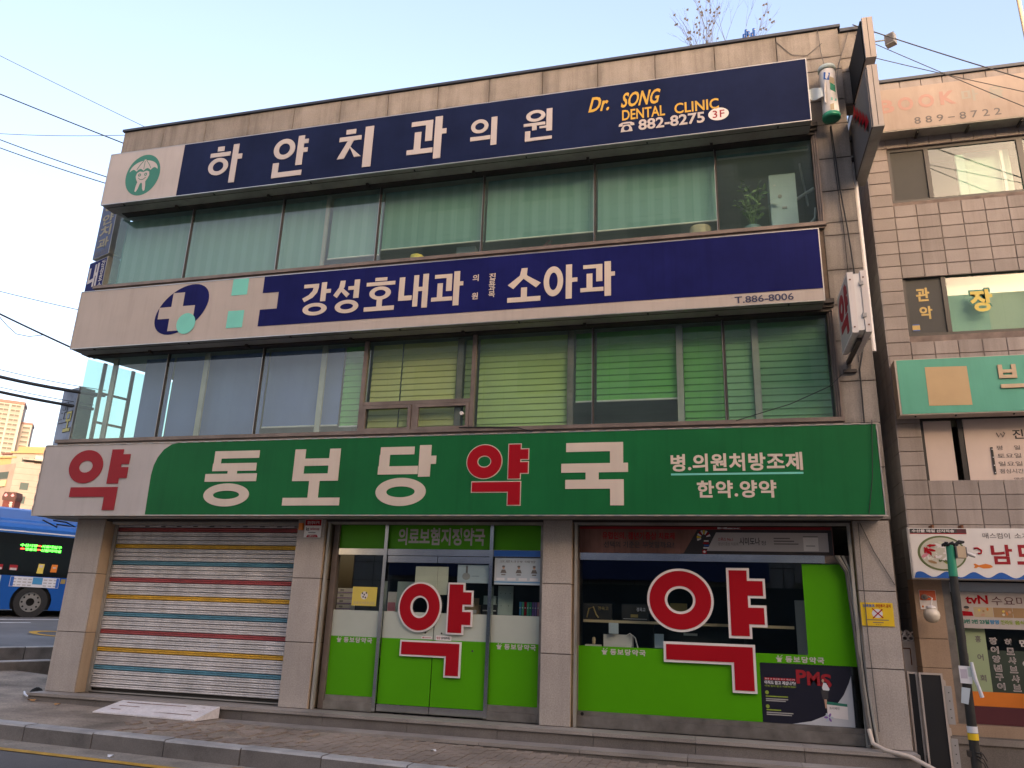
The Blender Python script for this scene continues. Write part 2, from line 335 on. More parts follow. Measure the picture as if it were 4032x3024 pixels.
# heavy gothic sign letters drawn stroke by stroke in a unit square: r = bar, o = ring, p = polygon
GL = {
 '약': [('o', .285, .72, .285, .28, .115, .10), ('r', .685, .43, .875, 1), ('r', .875, .75, 1, .915), ('r', .875, .52, 1, .70), ('r', .10, .215, .885, .375), ('r', .69, 0, .885, .215)],
 '동': [('r', .13, .865, 1, 1), ('r', .13, .775, .27, .865), ('r', .12, .635, .97, .775), ('r', .43, .585, .61, .635), ('r', 0, .445, 1, .585), ('o', .46, .205, .44, .205, .255, .075)],
 '보': [('r', .13, .43, .32, 1), ('r', .75, .43, .94, 1), ('r', .32, .70, .75, .83), ('r', .32, .43, .75, .56), ('r', .44, .135, .62, .43), ('r', 0, 0, 1, .135)],
 '당': [('r', .03, .85, .62, .98), ('r', .02, .655, .20, .85), ('r', .01, .52, .70, .655), ('r', .71, .475, .91, 1), ('r', .91, .685, 1, .82), ('o', .43, .23, .43, .23, .245, .09)],
 '국': [('r', .07, .855, .93, 1), ('r', .735, .665, .93, .855), ('r', 0, .52, 1, .665), ('r', .37, .405, .565, .52), ('r', .065, .26, .935, .405), ('r', .735, 0, .935, .26)],
 '하': [('r', .22, .86, .42, .985), ('r', .02, .715, .63, .825), ('o', .31, .46, .30, .225, .165, .125), ('r', .70, 0, .87, 1), ('r', .87, .60, 1, .73)],
 '얀': [('o', .32, .71, .31, .26, .165, .145), ('r', .70, .26, .88, 1), ('r', .88, .79, 1, .90), ('r', .88, .57, 1, .68), ('r', .04, .125, .21, .37), ('r', .04, 0, .90, .125)],
 '치': [('r', .20, .87, .48, .985), ('r', .02, .70, .66, .81), ('p', [(.27, .70), (.44, .70), (.20, .27), (0, .27)]), ('p', [(.30, .62), (.42, .50), (.70, .28), (.50, .28)]), ('r', .76, 0, 1, 1)],
 '과': [('r', .08, .83, .64, .94), ('r', .46, .44, .64, .83), ('r', .18, .27, .35, .68), ('r', 0, .155, .67, .27), ('r', .70, 0, .885, 1), ('r', .885, .57, 1, .69)],
 '강': [('r', .04, .86, .56, .97), ('p', [(.38, .86), (.56, .86), (.52, .70), (.38, .55), (.10, .43), (.02, .54), (.24, .64), (.36, .76)]), ('r', .66, .42, .84, 1), ('r', .84, .66, 1, .78), ('o', .50, .19, .42, .19, .235, .085)],
 '성': [('p', [(.21, 1), (.38, 1), (.36, .80), (.13, .48), (.0, .57), (.18, .80)]), ('p', [(.30, .78), (.38, .72), (.56, .58), (.46, .48), (.27, .66)]), ('r', .50, .70, .70, .81), ('r', .70, .44, .88, 1), ('o', .50, .20, .40, .20, .225, .09)],
 '호': [('r', .30, .90, .70, 1), ('r', .02, .76, .98, .87), ('o', .5, .53, .36, .20, .19, .10), ('r', .41, .13, .59, .34), ('r', 0, 0, 1, .13)],
 '내': [('r', .02, .39, .20, .95), ('r', .02, .25, .46, .39), ('r', .50, .05, .66, .98), ('r', .66, .50, .80, .62), ('r', .80, 0, .98, 1)],
 '소': [('p', [(.41, 1), (.59, 1), (.57, .78), (.17, .40), (0, .52), (.36, .78)]), ('p', [(.52, .88), (.60, .76), (1, .53), (.86, .40), (.48, .68)]), ('r', .41, .13, .59, .42), ('r', 0, 0, 1, .14)],
 '아': [('o', .29, .54, .29, .44, .13, .26), ('r', .66, 0, .84, 1), ('r', .84, .48, 1, .60)],
 '의': [('o', .34, .72, .33, .25, .18, .13), ('p', [(0, .22), (.76, .22), (.76, .36), (0, .36)]), ('r', .78, 0, 1, 1)],
 '원': [('o', .42, .81, .34, .19, .19, .095), ('r', 0, .49, .76, .585), ('r', .30, .345, .46, .49), ('r', .56, .375, .80, .45), ('r', .80, .27, 1, 1), ('r', .06, .10, .24, .33), ('r', .06, 0, 1, .10)],
}
def letter(ch, box, fr, n0, n1, mat, parent, grow=0.0, name='letter', glyph=None):
    u0, u1, v0, v1 = box; su, sv = u1-u0, v1-v0; m = MB(); g = grow
    for i, s in enumerate(glyph or GL[ch]):
        e = n1 + i*.0005
        if s[0] == 'r':
            m.prism(fr, [(u0+su*s[1]-g, v0+sv*s[2]-g), (u0+su*s[3]+g, v0+sv*s[2]-g), (u0+su*s[3]+g, v0+sv*s[4]+g), (u0+su*s[1]-g, v0+sv*s[4]+g)], n0, e)
        elif s[0] == 'o':
            m.ring(fr, u0+su*s[1], v0+sv*s[2], su*s[3]+g, sv*s[4]+g, su*s[5]-g, sv*s[6]-g, n0, e, 44)
        else: m.prism(fr, [(u0+su*a, v0+sv*b) for a, b in s[1]], n0, e)
    return m.build(name, mat, parent)
def print_rect(fr, u0, u1, v0, v1, n, mat, parent, name='printed_patch'):
    return MB().add([fr(u0, v0, n), fr(u1, v0, n), fr(u1, v1, n), fr(u0, v1, n)], [(0, 1, 2, 3)]).build(name, mat, parent)
def print_poly(fr, pts, n, mat, parent, name='printed_patch'):
    return MB().add([fr(u, v, n) for u, v in pts], [tuple(range(len(pts)))]).build(name, mat, parent)
def ell(cu, cv, ru, rv, k=32, a0=0, a1=360, rot=0.):
    o = []
    for i in range(k + (0 if a1-a0 == 360 else 1)):
        t = R(a0 + (a1-a0)*i/k); x = ru*math.cos(t); y = rv*math.sin(t)
        o.append((cu + x*math.cos(rot) - y*math.sin(rot), cv + x*math.sin(rot) + y*math.cos(rot)))
    return o

# ---------------------------------------------------------------- terrain
def sw(x): return .05 - .016*max(-11.0, min(20.0, x))
def H(x, y):
    t = (-(x + 10.6) + y)*.7071 - .8
    return sw(x) + .078*min(max(0.0, t), 420.0)
def sheet(name, xs, ys, off, mat, parent=None, kind='structure', mask=None):
    m = MB(); ny = len(ys)
    m.v = [Vector((x, y, H(x, y) + off)) for x in xs for y in ys]
    for i in range(len(xs)-1):
        for j in range(ny-1):
            if mask and not mask((xs[i]+xs[i+1])/2, (ys[j]+ys[j+1])/2): continue
            m.f.append([i*ny+j, (i+1)*ny+j, (i+1)*ny+j+1, i*ny+j+1]); m.sm.append(False)
    return m.build(name, mat, parent, kind=None if parent else kind)
def rng(a, b, n): return [a + (b-a)*i/n for i in range(n+1)]
# ================================================================ THE SETTING
def geo(a, b, n, p=2.0):
    return [a + (b-a)*(i/n)**p for i in range(n+1)]
_gx = sorted(set([-x for x in geo(11, 900, 22)] + rng(-11, 20, 6) + geo(20, 700, 10)))
_gy = sorted(set([-3 - x for x in geo(0, 600, 10)] + rng(-3, 8, 4) + geo(8, 900, 20)))
sheet('ground', _gx, _gy, -.36, 'earth')
sheet('road', [-60, -30, -20, -15, -13, -12, -11] + rng(-10, 20, 15) + [30, 60], [-19.6, -10, -6, -4, -3, -2.24], -.17, 'asphalt')
sheet('gutter', rng(-13, 14, 27), [-2.66, -2.24], -.166, 'gutter_concrete')
sheet('yellow_line', rng(-13, 14, 27), [-2.78, -2.66], -.162, 'line_yellow')
# the side street climbing away on the left
E2 = Vector((.527, .85)); N2 = Vector((.85, -.527))
sheet('side_street', [-120, -90, -70, -55, -45] + rng(-40, -9, 31), rng(-2.0, 40, 42) + [50, 60, 80, 100, 130], -.15, 'asphalt_far',
      mask=lambda x, y: x < -10.2 + max(0, y)*.62 and not (x > -11.5 and y < 0))
SWK = struct('sidewalk')
sheet('slab', rng(-14, 14, 28), [-2.045, -1.4, -.8, -.29, .3, 1.2, 2.0, 2.6], -.012, 'sidewalk_dust', SWK,
      mask=lambda x, y: (x + 12.6) * .85 - (y - 1.95) * .527 > 0 or y < .3)
# interlocking pavers laid in rows along the building
pav = MB(); rs = random.Random(3)
for i in range(150):
    for j in range(9):
        x = -7.6 + i*.105; y = -2.03 + j*.205 + (.1 if i % 2 else 0)
        if x > 7.8 or y + .19 > -.56: continue
        if x < -4.5 and rs.random() < (-4.5 - x)*.3: continue
        h = H(x, y) - .004 + rs.uniform(-.004, .005); hh = .006
        zz = [(x, y), (x + .099, y + .012), (x + .099, y + .199), (x + .05, y + .188), (x, y + .196)]
        b = len(pav.v)
        pav.add([Vector((a, c, h + hh)) for a, c in zz] + [Vector((a, c, h - .02)) for a, c in zz], [(0, 1, 2, 3, 4)] + [(k, k+5, (k+1) % 5 + 5, (k+1) % 5) for k in range(5)])
po = pav.build('paver', 'paver', SWK); po['kind'] = 'stuff'
# granite kerb stones, one metre each
KRB = struct('kerb')
def kerb_stone(parent, x0, x1, y0, y1, htop, depth, rs):
    j = .006; m = MB(); c = .02
    pr = [(y0, -depth), (y0, -c), (y0 + c, 0), (y1, 0), (y1, -depth)]
    a = []
    for x in (x0 + j, x1 - j):
        a += [Vector((x, y, H(x, y0) + htop + z + rs)) for y, z in pr]
    m.add(a, [(0, 1, 2, 3, 4), (9, 8, 7, 6, 5)] + [(i, i+5, (i+1) % 5 + 5, (i+1) % 5) for i in range(5)])
    o = m.build('kerb_stone', 'kerb_granite', parent); o.data.materials.append(MATS['kerb_top_skylit'])
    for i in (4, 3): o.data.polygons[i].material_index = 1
    return o
for k in range(24):
    x = -13.02 + k*.98
    kerb_stone(KRB, x, x + .98, -2.24 + random.uniform(-.008, .008), -2.045, .012, .5, random.uniform(-.004, .006))
# raised kerbed island at the mouth of the side street
ISL = struct('traffic_island')
_c0 = Vector((-12.9, 1.83)); rs = random.Random(5)
for row, (d0, w, ht) in enumerate(((0.0, .22, .17), (2.15, .2, .15))):
    for k in range(6):
        m = MB(); a = []
        for t in (k*1.0 - 2.2 + .008, k*1.0 - 1.2 - .008):
            for w_, z_ in ((0, -.4), (0, ht - .02), (.02, ht), (w, ht), (w, -.4)):
                p = _c0 + E2*t - N2*(d0 + w_)
                q = _c0 + E2*t - N2*d0
                a.append(Vector((p.x, p.y, H(q.x, q.y) - .02 + z_)))
        m.add(a, [(0, 1, 2, 3, 4), (9, 8, 7, 6, 5)] + [(i, i+5, (i+1) % 5 + 5, (i+1) % 5) for i in range(5)])
        o = m.build('kerb_stone', 'kerb_granite', ISL); o.data.materials.append(MATS['kerb_top_skylit']); o.data.polygons[4].material_index = 1; o.data.polygons[3].material_index = 1
# lane line and turn arrow painted on the side street
def strip(name, mat, pts, off):
    m = MB(); m.add([Vector((x, y, H(x, y) + off)) for x, y in pts], [tuple(range(len(pts)))]); return m.build(name, mat, None, kind='structure')
_l0 = Vector((-20.6, 9.3))
_lm = MB()
for k in range(-12, 12):
    q = [_l0 + E2*(k*1.5) , _l0 + E2*(k*1.5 + 1.5), _l0 + E2*(k*1.5 + 1.5) - N2*.16, _l0 + E2*(k*1.5) - N2*.16]
    _lm.add([Vector((p.x, p.y, H(p.x, p.y) - .14)) for p in q], [(0, 1, 2, 3)])
_lm.build('lane_line', 'line_white', None, kind='structure')
def arrow_pt(a, b):
    p = Vector((-19.9, 8.55)) + E2*a - N2*b; return (p.x, p.y)
strip('road_arrow', 'line_white', [arrow_pt(*q) for q in ((-1.6, .18), (-.6, .45), (-.75, .26), (.5, .26), (.5, .10), (-.75, .10), (-.6, -.1))], -.142)
# patched asphalt round the manhole
strip('asphalt_patch', 'asphalt', [(x*1.0, y) for x, y in ell(-17.3, 7.6, .75, .42, 20, rot=.9)], -.143)
mm = MB(); 
for i in range(24):
    t0, t1 = 2*math.pi*i/24, 2*math.pi*(i+1)/24
    q = [(-17.3 + r*math.cos(t), 7.6 + r*.6*math.sin(t)) for r, t in ((.62, t0), (.62, t1), (.86, t1), (.86, t0))]
    mm.add([Vector((x, y, H(x, y) - .139)) for x, y in q], [(0, 1, 2, 3)])
mm.build('yellow_ring_marking', 'line_yellow', None, kind='structure')

# ================================================================ THE MAIN BUILDING
B = thing('corner_building', 'three storey beige stone corner building with three long signboards', 'building', (-4.4, 3.0, .2))
XL, XR = -10.78, 2.09
# -- structural shell (floors, core walls) behind the cladding
LW = Vector((.37, .93)).normalized()
def leftx(y): return -10.70 + LW.x/LW.y*max(0, y)
def slab(name, mat, z0, z1, y0=.06, y1=9.0, x1=2.05, inset=0.):
    m = MB(); poly = [(leftx(y0) + inset, y0), (x1, y0), (x1, y1), (leftx(y1) + inset, y1)]
    a = [Vector((x, y, z0)) for x, y in poly] + [Vector((x, y, z1)) for x, y in poly]
    m.add(a, [(3, 2, 1, 0), (4, 5, 6, 7)] + [(i, (i+1) % 4, (i+1) % 4 + 4, i+4) for i in range(4)]); return m.build(name, mat, B)
slab('ground_floor', 'interior_floor', -.3, .30, inset=.66)
slab('first_floor_slab', 'interior_wall', 2.93, 4.13)
slab('second_floor_slab', 'interior_wall', 5.80, 7.03)
slab('roof_slab', 'interior_wall', 8.62, 9.9)
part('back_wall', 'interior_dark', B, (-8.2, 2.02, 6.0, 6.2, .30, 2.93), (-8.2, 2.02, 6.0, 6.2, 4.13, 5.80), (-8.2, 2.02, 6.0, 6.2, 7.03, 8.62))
part('right_wall', 'stone', B, (1.95, 2.065, .36, 9.0, .30, 2.93), (1.95, 2.065, .36, 9.0, 4.13, 5.80), (1.95, 2.065, .36, 9.0, 7.03, 8.62))
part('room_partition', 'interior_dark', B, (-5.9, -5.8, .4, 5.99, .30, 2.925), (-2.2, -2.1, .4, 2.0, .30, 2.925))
part('room_partition', 'interior_wall', B, (-8.4, -8.25, 1.3, 5.99, 4.135, 5.795))
m = MB()
for z0, z1 in ((.30, 2.93), (4.13, 5.80), (7.03, 8.62), (9.9, 10.38)):
    y0 = 1.6 if z0 > 3.5 and z0 < 9 else .36
    sh_ = .55 if z0 < 1 else 0
    a = [Vector((leftx(y) + d + sh_, y, z)) for z in (z0, z1) for y, d in ((y0, 0), (9, 0), (9, .2), (y0, .2))]
    m.add(a, [(0, 3, 2, 1), (4, 5, 6, 7)] + [(i, (i+1) % 4, (i+1) % 4 + 4, i+4) for i in range(4)])
m.build('left_wall', 'stone', B)
# -- backing for the stone cladding (shows only in the joints)
part('parapet_core', 'joint', B, (XL + .01, 2.075, .022, .30, 8.72, 10.36), (2.0, 2.36, .10, .34, 9.05, 10.33))
part('pier_core', 'joint', B, (1.645, 2.07, .022, .35, .12, 2.93), (1.64, 2.08, .022, .35, 2.93, 8.72))
part('pier_core', 'joint', B, (-10.09, -9.56, .022, .35, .2, 2.93)); part('pier_core', 'joint', B, (-6.08, -5.64, .022, .35, .2, 2.93)); part('pier_core', 'joint', B, (-2.315, -1.925, .022, .35, .2, 2.93))
part('spandrel', 'joint', B, (XL + .05, 1.64, .012, .2, 2.94, 4.14), (XL + .05, 1.64, .012, .2, 5.81, 7.03))
def panel(x0, x1, z0, z1, mat='stone', y=0.0, t=.022, j=.005):
    m = MB(); c = .004
    x0 += j; x1 -= j; z0 += j; z1 -= j; yy = y + random.uniform(-.002, .002)
    a = [Vector((x, yy + c, z)) for x, z in ((x0, z0), (x1, z0), (x1, z1), (x0, z1))] + [Vector((x, yy, z)) for x, z in ((x0+c, z0+c), (x1-c, z0+c), (x1-c, z1-c), (x0+c, z1-c))] + [Vector((x, yy + t, z)) for x, z in ((x0, z0), (x1, z0), (x1, z1), (x0, z1))]
    m.add(a, [(4, 5, 6, 7)] + [(i, (i+1) % 4, (i+1) % 4 + 4, i+4) for i in range(4)] + [(i+8, (i+1) % 4 + 8, (i+1) % 4, i) for i in range(4)])
    return m.build('stone_panel', mat, B)
xs = [XL, -9.87] + [-9.87 + .9215*i for i in range(1, 13)] + [2.09]
for a, b in zip(xs[:-1], xs[1:]): panel(a, b, 9.86, 10.36)
for a, b in zip(xs[:-1], xs[1:]):
    panel(a, b, 9.63, 9.86) 
for z0, z1 in ((9.10, 9.63), (8.69, 9.10)): panel(1.16, 2.09, z0, z1)
for z0, z1 in ((9.86, 10.33), (9.62, 9.86), (9.06, 9.62)): panel(2.095, 2.375, z0, z1, y=.085, t=.02)
for z0, z1 in ((8.12, 8.69), (7.59, 8.12), (7.09, 7.59), (6.89, 7.09), (6.36, 6.89), (5.84, 6.36), (5.32, 5.84), (4.75, 5.32), (4.18, 4.75), (3.6, 4.18), (2.94, 3.6)):
    panel(1.62, 2.09, z0, z1)
for x0, x1 in ((-10.1, -9.555), (-6.09, -5.63), (-2.325, -1.915), (1.635, 2.06)):
    for z0, z1 in ((2.075, 2.93), (1.185, 2.075), (.31, 1.185)): panel(x0, x1, z0, z1, 'stone_low')
# warm polished returns in the openings
for x, sgn in ((-9.555, 1), (-5.63, 1), (-1.915, 1), (-6.09, -1), (-2.325, -1), (1.635, -1)):
    for z0, z1 in ((2.08, 2.92), (1.19, 2.07), (.312, 1.18)):
        a, b = (x - .022, x + .002) if sgn > 0 else (x - .002, x + .022)
        part('return_panel', 'stone_reveal', B, (a, b, .024, .34, z0, z1))
# coping along the parapet
part('coping', 'coping', B, (XL - .03, 2.12, -.03, .34, 10.365, 10.41)); part('coping', 'coping', B, (2.125, 2.41, .05, .38, 10.335, 10.39))
part('return_soffit', 'dark_trim', B, (2.10, 2.37, .09, .34, 9.03, 9.05))
# plinth: granite facing stones with a lighter overhanging edge course, one step below
for k in range(10):
    x0 = -10.12 + k*1.22; x1 = min(2.07, x0 + 1.22)
    part('plinth_stone', 'granite_dark', B, (x0 + .003, x1 - .003, -.27, .02, -.3, .268))
    part('edge_stone', 'granite_edge', B, (x0 + .003, x1 - .003, -.295, .021, .27, .31))
for k in range(7):
    x0 = -6.72 + k*1.255; x1 = x0 + 1.255
    part('step_stone', 'granite_edge', B, (x0 + .003, x1 - .003, -.56, -.272, .105, .145)); part('step_riser', 'granite_dark', B, (x0 + .003, x1 - .003, -.545, -.272, -.3, .103))
# soffit over the shopfronts and rails of the roller shutters
part('shop_soffit', 'dark_trim', B, (-9.55, -6.09, .021, .5, 2.90, 2.929), (-5.63, -2.325, .021, .5, 2.90, 2.929), (-1.915, 1.63, .021, .5, 2.90, 2.929))
for x0, x1 in ((-5.62, -2.33), (-1.91, 1.62)):
    part('shutter_housing', 'alu_dull', B, (x0 + .01, x1 - .01, .03, .10, 2.885, 2.898), (x0 + .01, x1 - .01, .05, .13, 2.87, 2.884))
for x in (-5.60, -1.885, 1.575):
    part('shutter_rail', 'alu_dull', B, (x, x + .035, .03, .09, .312, 2.88))

# -- upper windows
def window_row(zs, zh, xs, xl, heavy=()):
    part('sill', 'bronze', B, (xl - .13, 1.66, -.075, .10, zs - .055, zs), (xl - .10, 1.64, -.04, .14, zs - .085, zs - .056))
    part('head_trim', 'dark_trim', B, (xl + .06, 1.66, -.10, .01, zh + .09, zh + .15), (xl + .10, 1.655, -.055, .03, zh + .045, zh + .089), (xl + .13, 1.65, -.02, .13, zh, zh + .044))
    part('jamb', 'bronze', B, (1.575, 1.60, .03, .13, zs, zh), (1.60, 1.625, -.002, .06, zs, zh + .04), (1.626, 1.645, -.03, .02, zs, zh + .04))
    for i, (a, b) in enumerate(zip(xs[:-1], xs[1:])):
        MB().box(a + .012, b - .012, .10, .108, zs + .002, zh - .002).build('window_pane', 'glass_up', B)
        if i and i not in heavy:
            part('mullion', 'dark_trim', B, (a - .012, a + .012, .085, .13, zs + .001, zh - .001))
            part('mullion_edge', 'alu', B, (a - .019, a - .0125, .083, .095, zs + .001, zh - .001))
    fs = Fr((xl + .015, .114, 0), (LW.x, LW.y, 0), (-LW.y, LW.x, 0))          # glazing round the corner, along the side street
    MB().box(0, 1.62, 0, .008, zs + .002, zh - .002, fr=fs).build('window_pane', 'glass_side', B)
    for u in (.30, .82): part('side_frame', 'alu_dull', B, (u - .03, u + .03, .012, .05, zs + .002, zh - .002), fr=fs)
    for v in (zs + .42, zs + .95): part('side_frame', 'alu_dull', B, (.331, .789, .012, .04, v - .02, v + .02), fr=fs)
X3 = [-10.57, -8.96, -7.12, -5.28, -3.45, -1.63, .205, 1.575]
X2 = [-10.68, -8.96, -7.12, -5.26, -3.465, -1.65, .195, 1.575]
window_row(7.09, 8.545, X3, -10.57); window_row(4.255, 5.755, X2, -10.68, heavy=(3, 4))
# operable casement with two vents
fm = [(-5.30, -5.235, .06, .14, 4.257, 5.753), (-3.50, -3.435, .06, .14, 4.257, 5.753), (-5.234, -3.501, .07, .14, 4.69, 4.745), (-4.425, -4.365, .07, .14, 4.257, 4.689)]
for f in fm: part('window_frame', 'bronze', B, f)
for a, b in ((-5.23, -4.43), (-4.36, -3.505)):
    v = part('vent_sash', 'bronze', B, (a, a + .05, .05, .097, 4.27, 4.68), (b - .05, b, .05, .097, 4.27, 4.68), (a + .05, b - .05, .05, .097, 4.63, 4.68), (a + .05, b - .05, .05, .097, 4.27, 4.32))
MB().disc(Fr((-3.60, .045, 4.5)), 0, 0, .028, .028, 0, .05, 16).build('vent_fan', 'white_plastic', B)
# inner bronze posts of the second floor glazing
for x in (-10.1, -8.25, -6.05, -3.72, -2.0, -.42, .62): part('inner_post', 'bronze' if x in (-3.72, -2.0) else 'alu_dull', B, (x - .045, x + .045, .16, .20, 4.257, 5.753))
for x in (-6.3,): part('inner_post', 'alu_dull', B, (x - .03, x + .03, .16, .20, 7.092, 8.543))
# third floor roller blinds
def blind(x0, x1, z0, z1, mat, y=.25):
    o = MB().box(x0, x1, y, y + .006, z0, z1).build('roller_blind', mat, B)
    MB().tube([(x0, y - .01, z0), (x1, y - .01, z0)], .014, 6).build('bottom_bar', 'white_plastic', o); return o
for a, b, z in ((-10.53, -8.962, 7.10), (-8.958, -7.122, 7.10), (-7.118, -6.36, 7.10), (-6.24, -5.30, 7.36), (-5.26, -3.47, 7.44), (-3.43, -1.65, 7.42), (-1.61, .19, 7.42)): blind(a, b, z, 8.53, 'blind_woven')
blind(.24, 1.55, 8.46, 8.53, 'blind_woven')
# second floor blinds: flat slate-blue rollers and pleated green ones
for a, b, z in ((-9.55, -8.99, 4.26), (-8.94, -7.14, 4.26), (-7.10, -5.75, 4.44)): blind(a, b, z, 5.74, 'roller_blue', .27)
def pleat(x0, x1, z0, z1, mat, y=.24, pitch=.098, name='pleated_blind'):
    m = MB(); n = int((z1 - z0)/pitch); a = []
    for i in range(n + 1):
        z = z1 - i*pitch; a += [(z, y + .010), (z - pitch*.86, y - .006)]
    vs = [Vector((x, yy, max(z, z0))) for z, yy in a for x in (x0, x1)]
    m.add(vs, [(2*i, 2*i+1, 2*i+3, 2*i+2) for i in range(len(a)-1)]); o = m.build(name, mat, B)
    MB().box(x0, x1, y - .015, y + .02, z0 - .02, z0).build('bottom_bar', 'white_plastic', o)
for a, b, z, mt in ((-5.70, -5.28, 4.42, 'pleat_green'), (-5.22, -4.72, 4.34, 'pleat_yellow'), (-4.70, -3.80, 4.28, 'pleat_yellow'), (-3.66, -3.52, 4.28, 'pleat_olive'), (-3.43, -2.06, 4.28, 'pleat_olive'), (-1.93, -1.68, 4.68, 'pleat_green'), (-1.62, -.47, 4.68, 'pleat_green'), (-.37, .17, 4.30, 'pleat_green'), (.22, .57, 4.28, 'pleat_sage'), (.67, 1.56, 4.28, 'pleat_sage')):
    pleat(a, b, z, 5.74, mt)

# ---------------------------------------------------------------- ground floor: roller shutter
sh = part('roller_shutter', 'dark_trim', B, (-9.55, -6.10, .30, .32, .33, 2.90))
part('guide_rail', 'alu_dull', B, (-9.548, -9.50, .22, .29, .312, 2.898)); part('guide_rail', 'alu_dull', B, (-6.142, -6.094, .22, .29, .312, 2.898))
def slat_mesh(mat):
    m = MB(); pr = [(.001, .28), (.003, .259), (.009, .248), (.017, .2445), (.025, .248), (.0305, .257), (.034, .257), (.040, .248), (.048, .2445), (.056, .248), (.0605, .259), (.0622, .28)]
    m.add([Vector((x, y, z)) for z, y in pr for x in (0, 3.34)], [(2*i, 2*i+1, 2*i+3, 2*i+2) for i in range(len(pr)-1)], True)
    me = m.mesh('slat'); me.materials.append(MATS[mat]); return me
SL = {k: slat_mesh(k) for k in ('slat', 'slat_red', 'slat_yellow', 'slat_blue')}
z = 2.825 - .066125*37; i = 0
while z < 2.86:
    c = 'slat'
    for k in range(9):
        top = 2.825 - k*.26450
        if top - .0661 < z + .033 < top: c = ('slat_red', 'slat_yellow', 'slat_blue')[k % 3]
    place(SL[c], 'slat', (-9.492, random.uniform(-.002, .002), z), sh); z += .066125
part('bottom_bar', 'alu', sh, (-9.492, -6.15, .24, .28, .318, .334))
hm = MB()
for r, z in ((0, 2.836), (1, 2.862)):
    for k in range(10): hm.box(-8.98 + k*.30 + r*.16, -8.90 + k*.30 + r*.16, .236, .246, z, z + .012)
hm.build('slot', 'vent_black', sh)
part('shutter_housing', 'alu_dull', B, (-9.50, -6.14, .10, .21, 2.86, 2.898))

# ---------------------------------------------------------------- ground floor: glazed entrance
FG = Fr((0, .2, 0))           # face of the glass
part('jamb', 'bronze', B, (-5.55, -5.47, .15, .27, .312, 2.899)); part('jamb', 'steel_dull', B, (-2.385, -2.33, .15, .27, .312, 2.899))
for x in (-4.725, -3.115): part('post', 'steel', B, (x - .006, x + .045, .15, .27, .312, 2.885))
part('head_rail', 'bronze', B, (-5.469, -2.386, .16, .27, 2.875, 2.899))
for a, b in ((-5.468, -4.732), (-4.678, -3.122), (-3.068, -2.387)): part('transom', 'steel', B, (a, b, .17, .26, 2.435, 2.525))
for a, b, nm in ((-5.468, -4.732, 'side_light'), (-3.068, -2.387, 'side_light')):
    g = MB().box(a, b, .205, .213, .50, 2.434).build('shop_pane', 'glass_low', B)
    part('bottom_rail', 'steel_dull', B, (a, b, .17, .26, .42, .499), (a, b, .15, .27, .312, .419))
    print_rect(FG, a, b, .50, 1.29, .003, 'lime', g, 'lime_film'); print_rect(FG, a, b, 1.29, 1.65, .002, 'frost', g, 'frosted_film')
for a, b in ((-5.468, -4.732), (-4.678, -3.122), (-3.068, -2.387)):
    g = MB().box(a, b, .205, .213, 2.526, 2.874).build('fanlight_pane', 'glass_low', B); print_rect(FG, a, b, 2.53, 2.87, .003, 'lime', g, 'lime_film')
    if a < -4 and a > -5: text('의료보험지정약국', (-4.54, -3.21, 2.585, 2.835), FG, .006, 'letter_white', g, bold=.03)
for a, b, hx in ((-4.672, -3.905, -4.02), (-3.895, -3.128, -3.78)):
    d = MB().box(a, b, .20, .212, .42, 2.33).build('door_leaf', 'glass_low', B)
    part('top_rail', 'steel', d, (a, b, .18, .24, 2.335, 2.428)); part('bottom_rail', 'steel', d, (a, b, .18, .24, .325, .418))
    FD = Fr((0, .197, 0)); print_rect(FD, a, b, .422, 1.29, .001, 'lime', d, 'lime_film'); print_rect(FD, a, b, 1.29, 1.65, .0005, 'frost', d, 'frosted_film')
    for zz in (1.38, 1.165): MB().disc(Fr((hx, .197, zz)), 0, 0, .012, .012, 0, .012, 14).build('handle_hole', 'ink', d)
MB().disc(Fr((-3.32, .197, 1.165)), 0, 0, .014, .014, 0, .006, 14).build('door_lock', 'ink', B)
def pestle_logo(u, v, s, fr, parent):
    """white mortar with a small plus above it"""
    print_poly(fr, [(u + .18*s, v), (u + .82*s, v), (u + .74*s, v + .16*s), (u + .80*s, v + .36*s), (u + 1.0*s, v + .66*s), (u + .62*s, v + .58*s), (u + .42*s, v + .66*s), (u, v + .60*s), (u + .22*s, v + .34*s), (u + .26*s, v + .16*s)], .006, 'letter_white', parent, 'emblem')
    print_poly(fr, [(u + .22*s, v + .78*s), (u + .36*s, v + .70*s), (u + .50*s, v + .80*s), (u + .36*s, v + 1.0*s)], .006, 'letter_white', parent, 'emblem')
    print_poly(fr, [(u + .52*s, v + .62*s), (u + .62*s, v + .64*s), (u + 1.02*s, v + .98*s), (u + .94*s, v + 1.02*s)], .0065, 'letter_white', parent, 'emblem')
def shop_name(u0, u1, v0, v1, parent):
    text('동보당약국', (u0, u1, v0, v1), FG, .006, 'letter_white', parent, bold=.035, spacing=1.25); pestle_logo(u0 - .115, v0, .082, FG, parent)
_side = [o for o in B.children if o.name.startswith('shop_pane')]
shop_name(-5.26, -4.82, 1.205, 1.28, _side[0]); shop_name(-2.87, -2.43, 1.205, 1.28, _side[1])
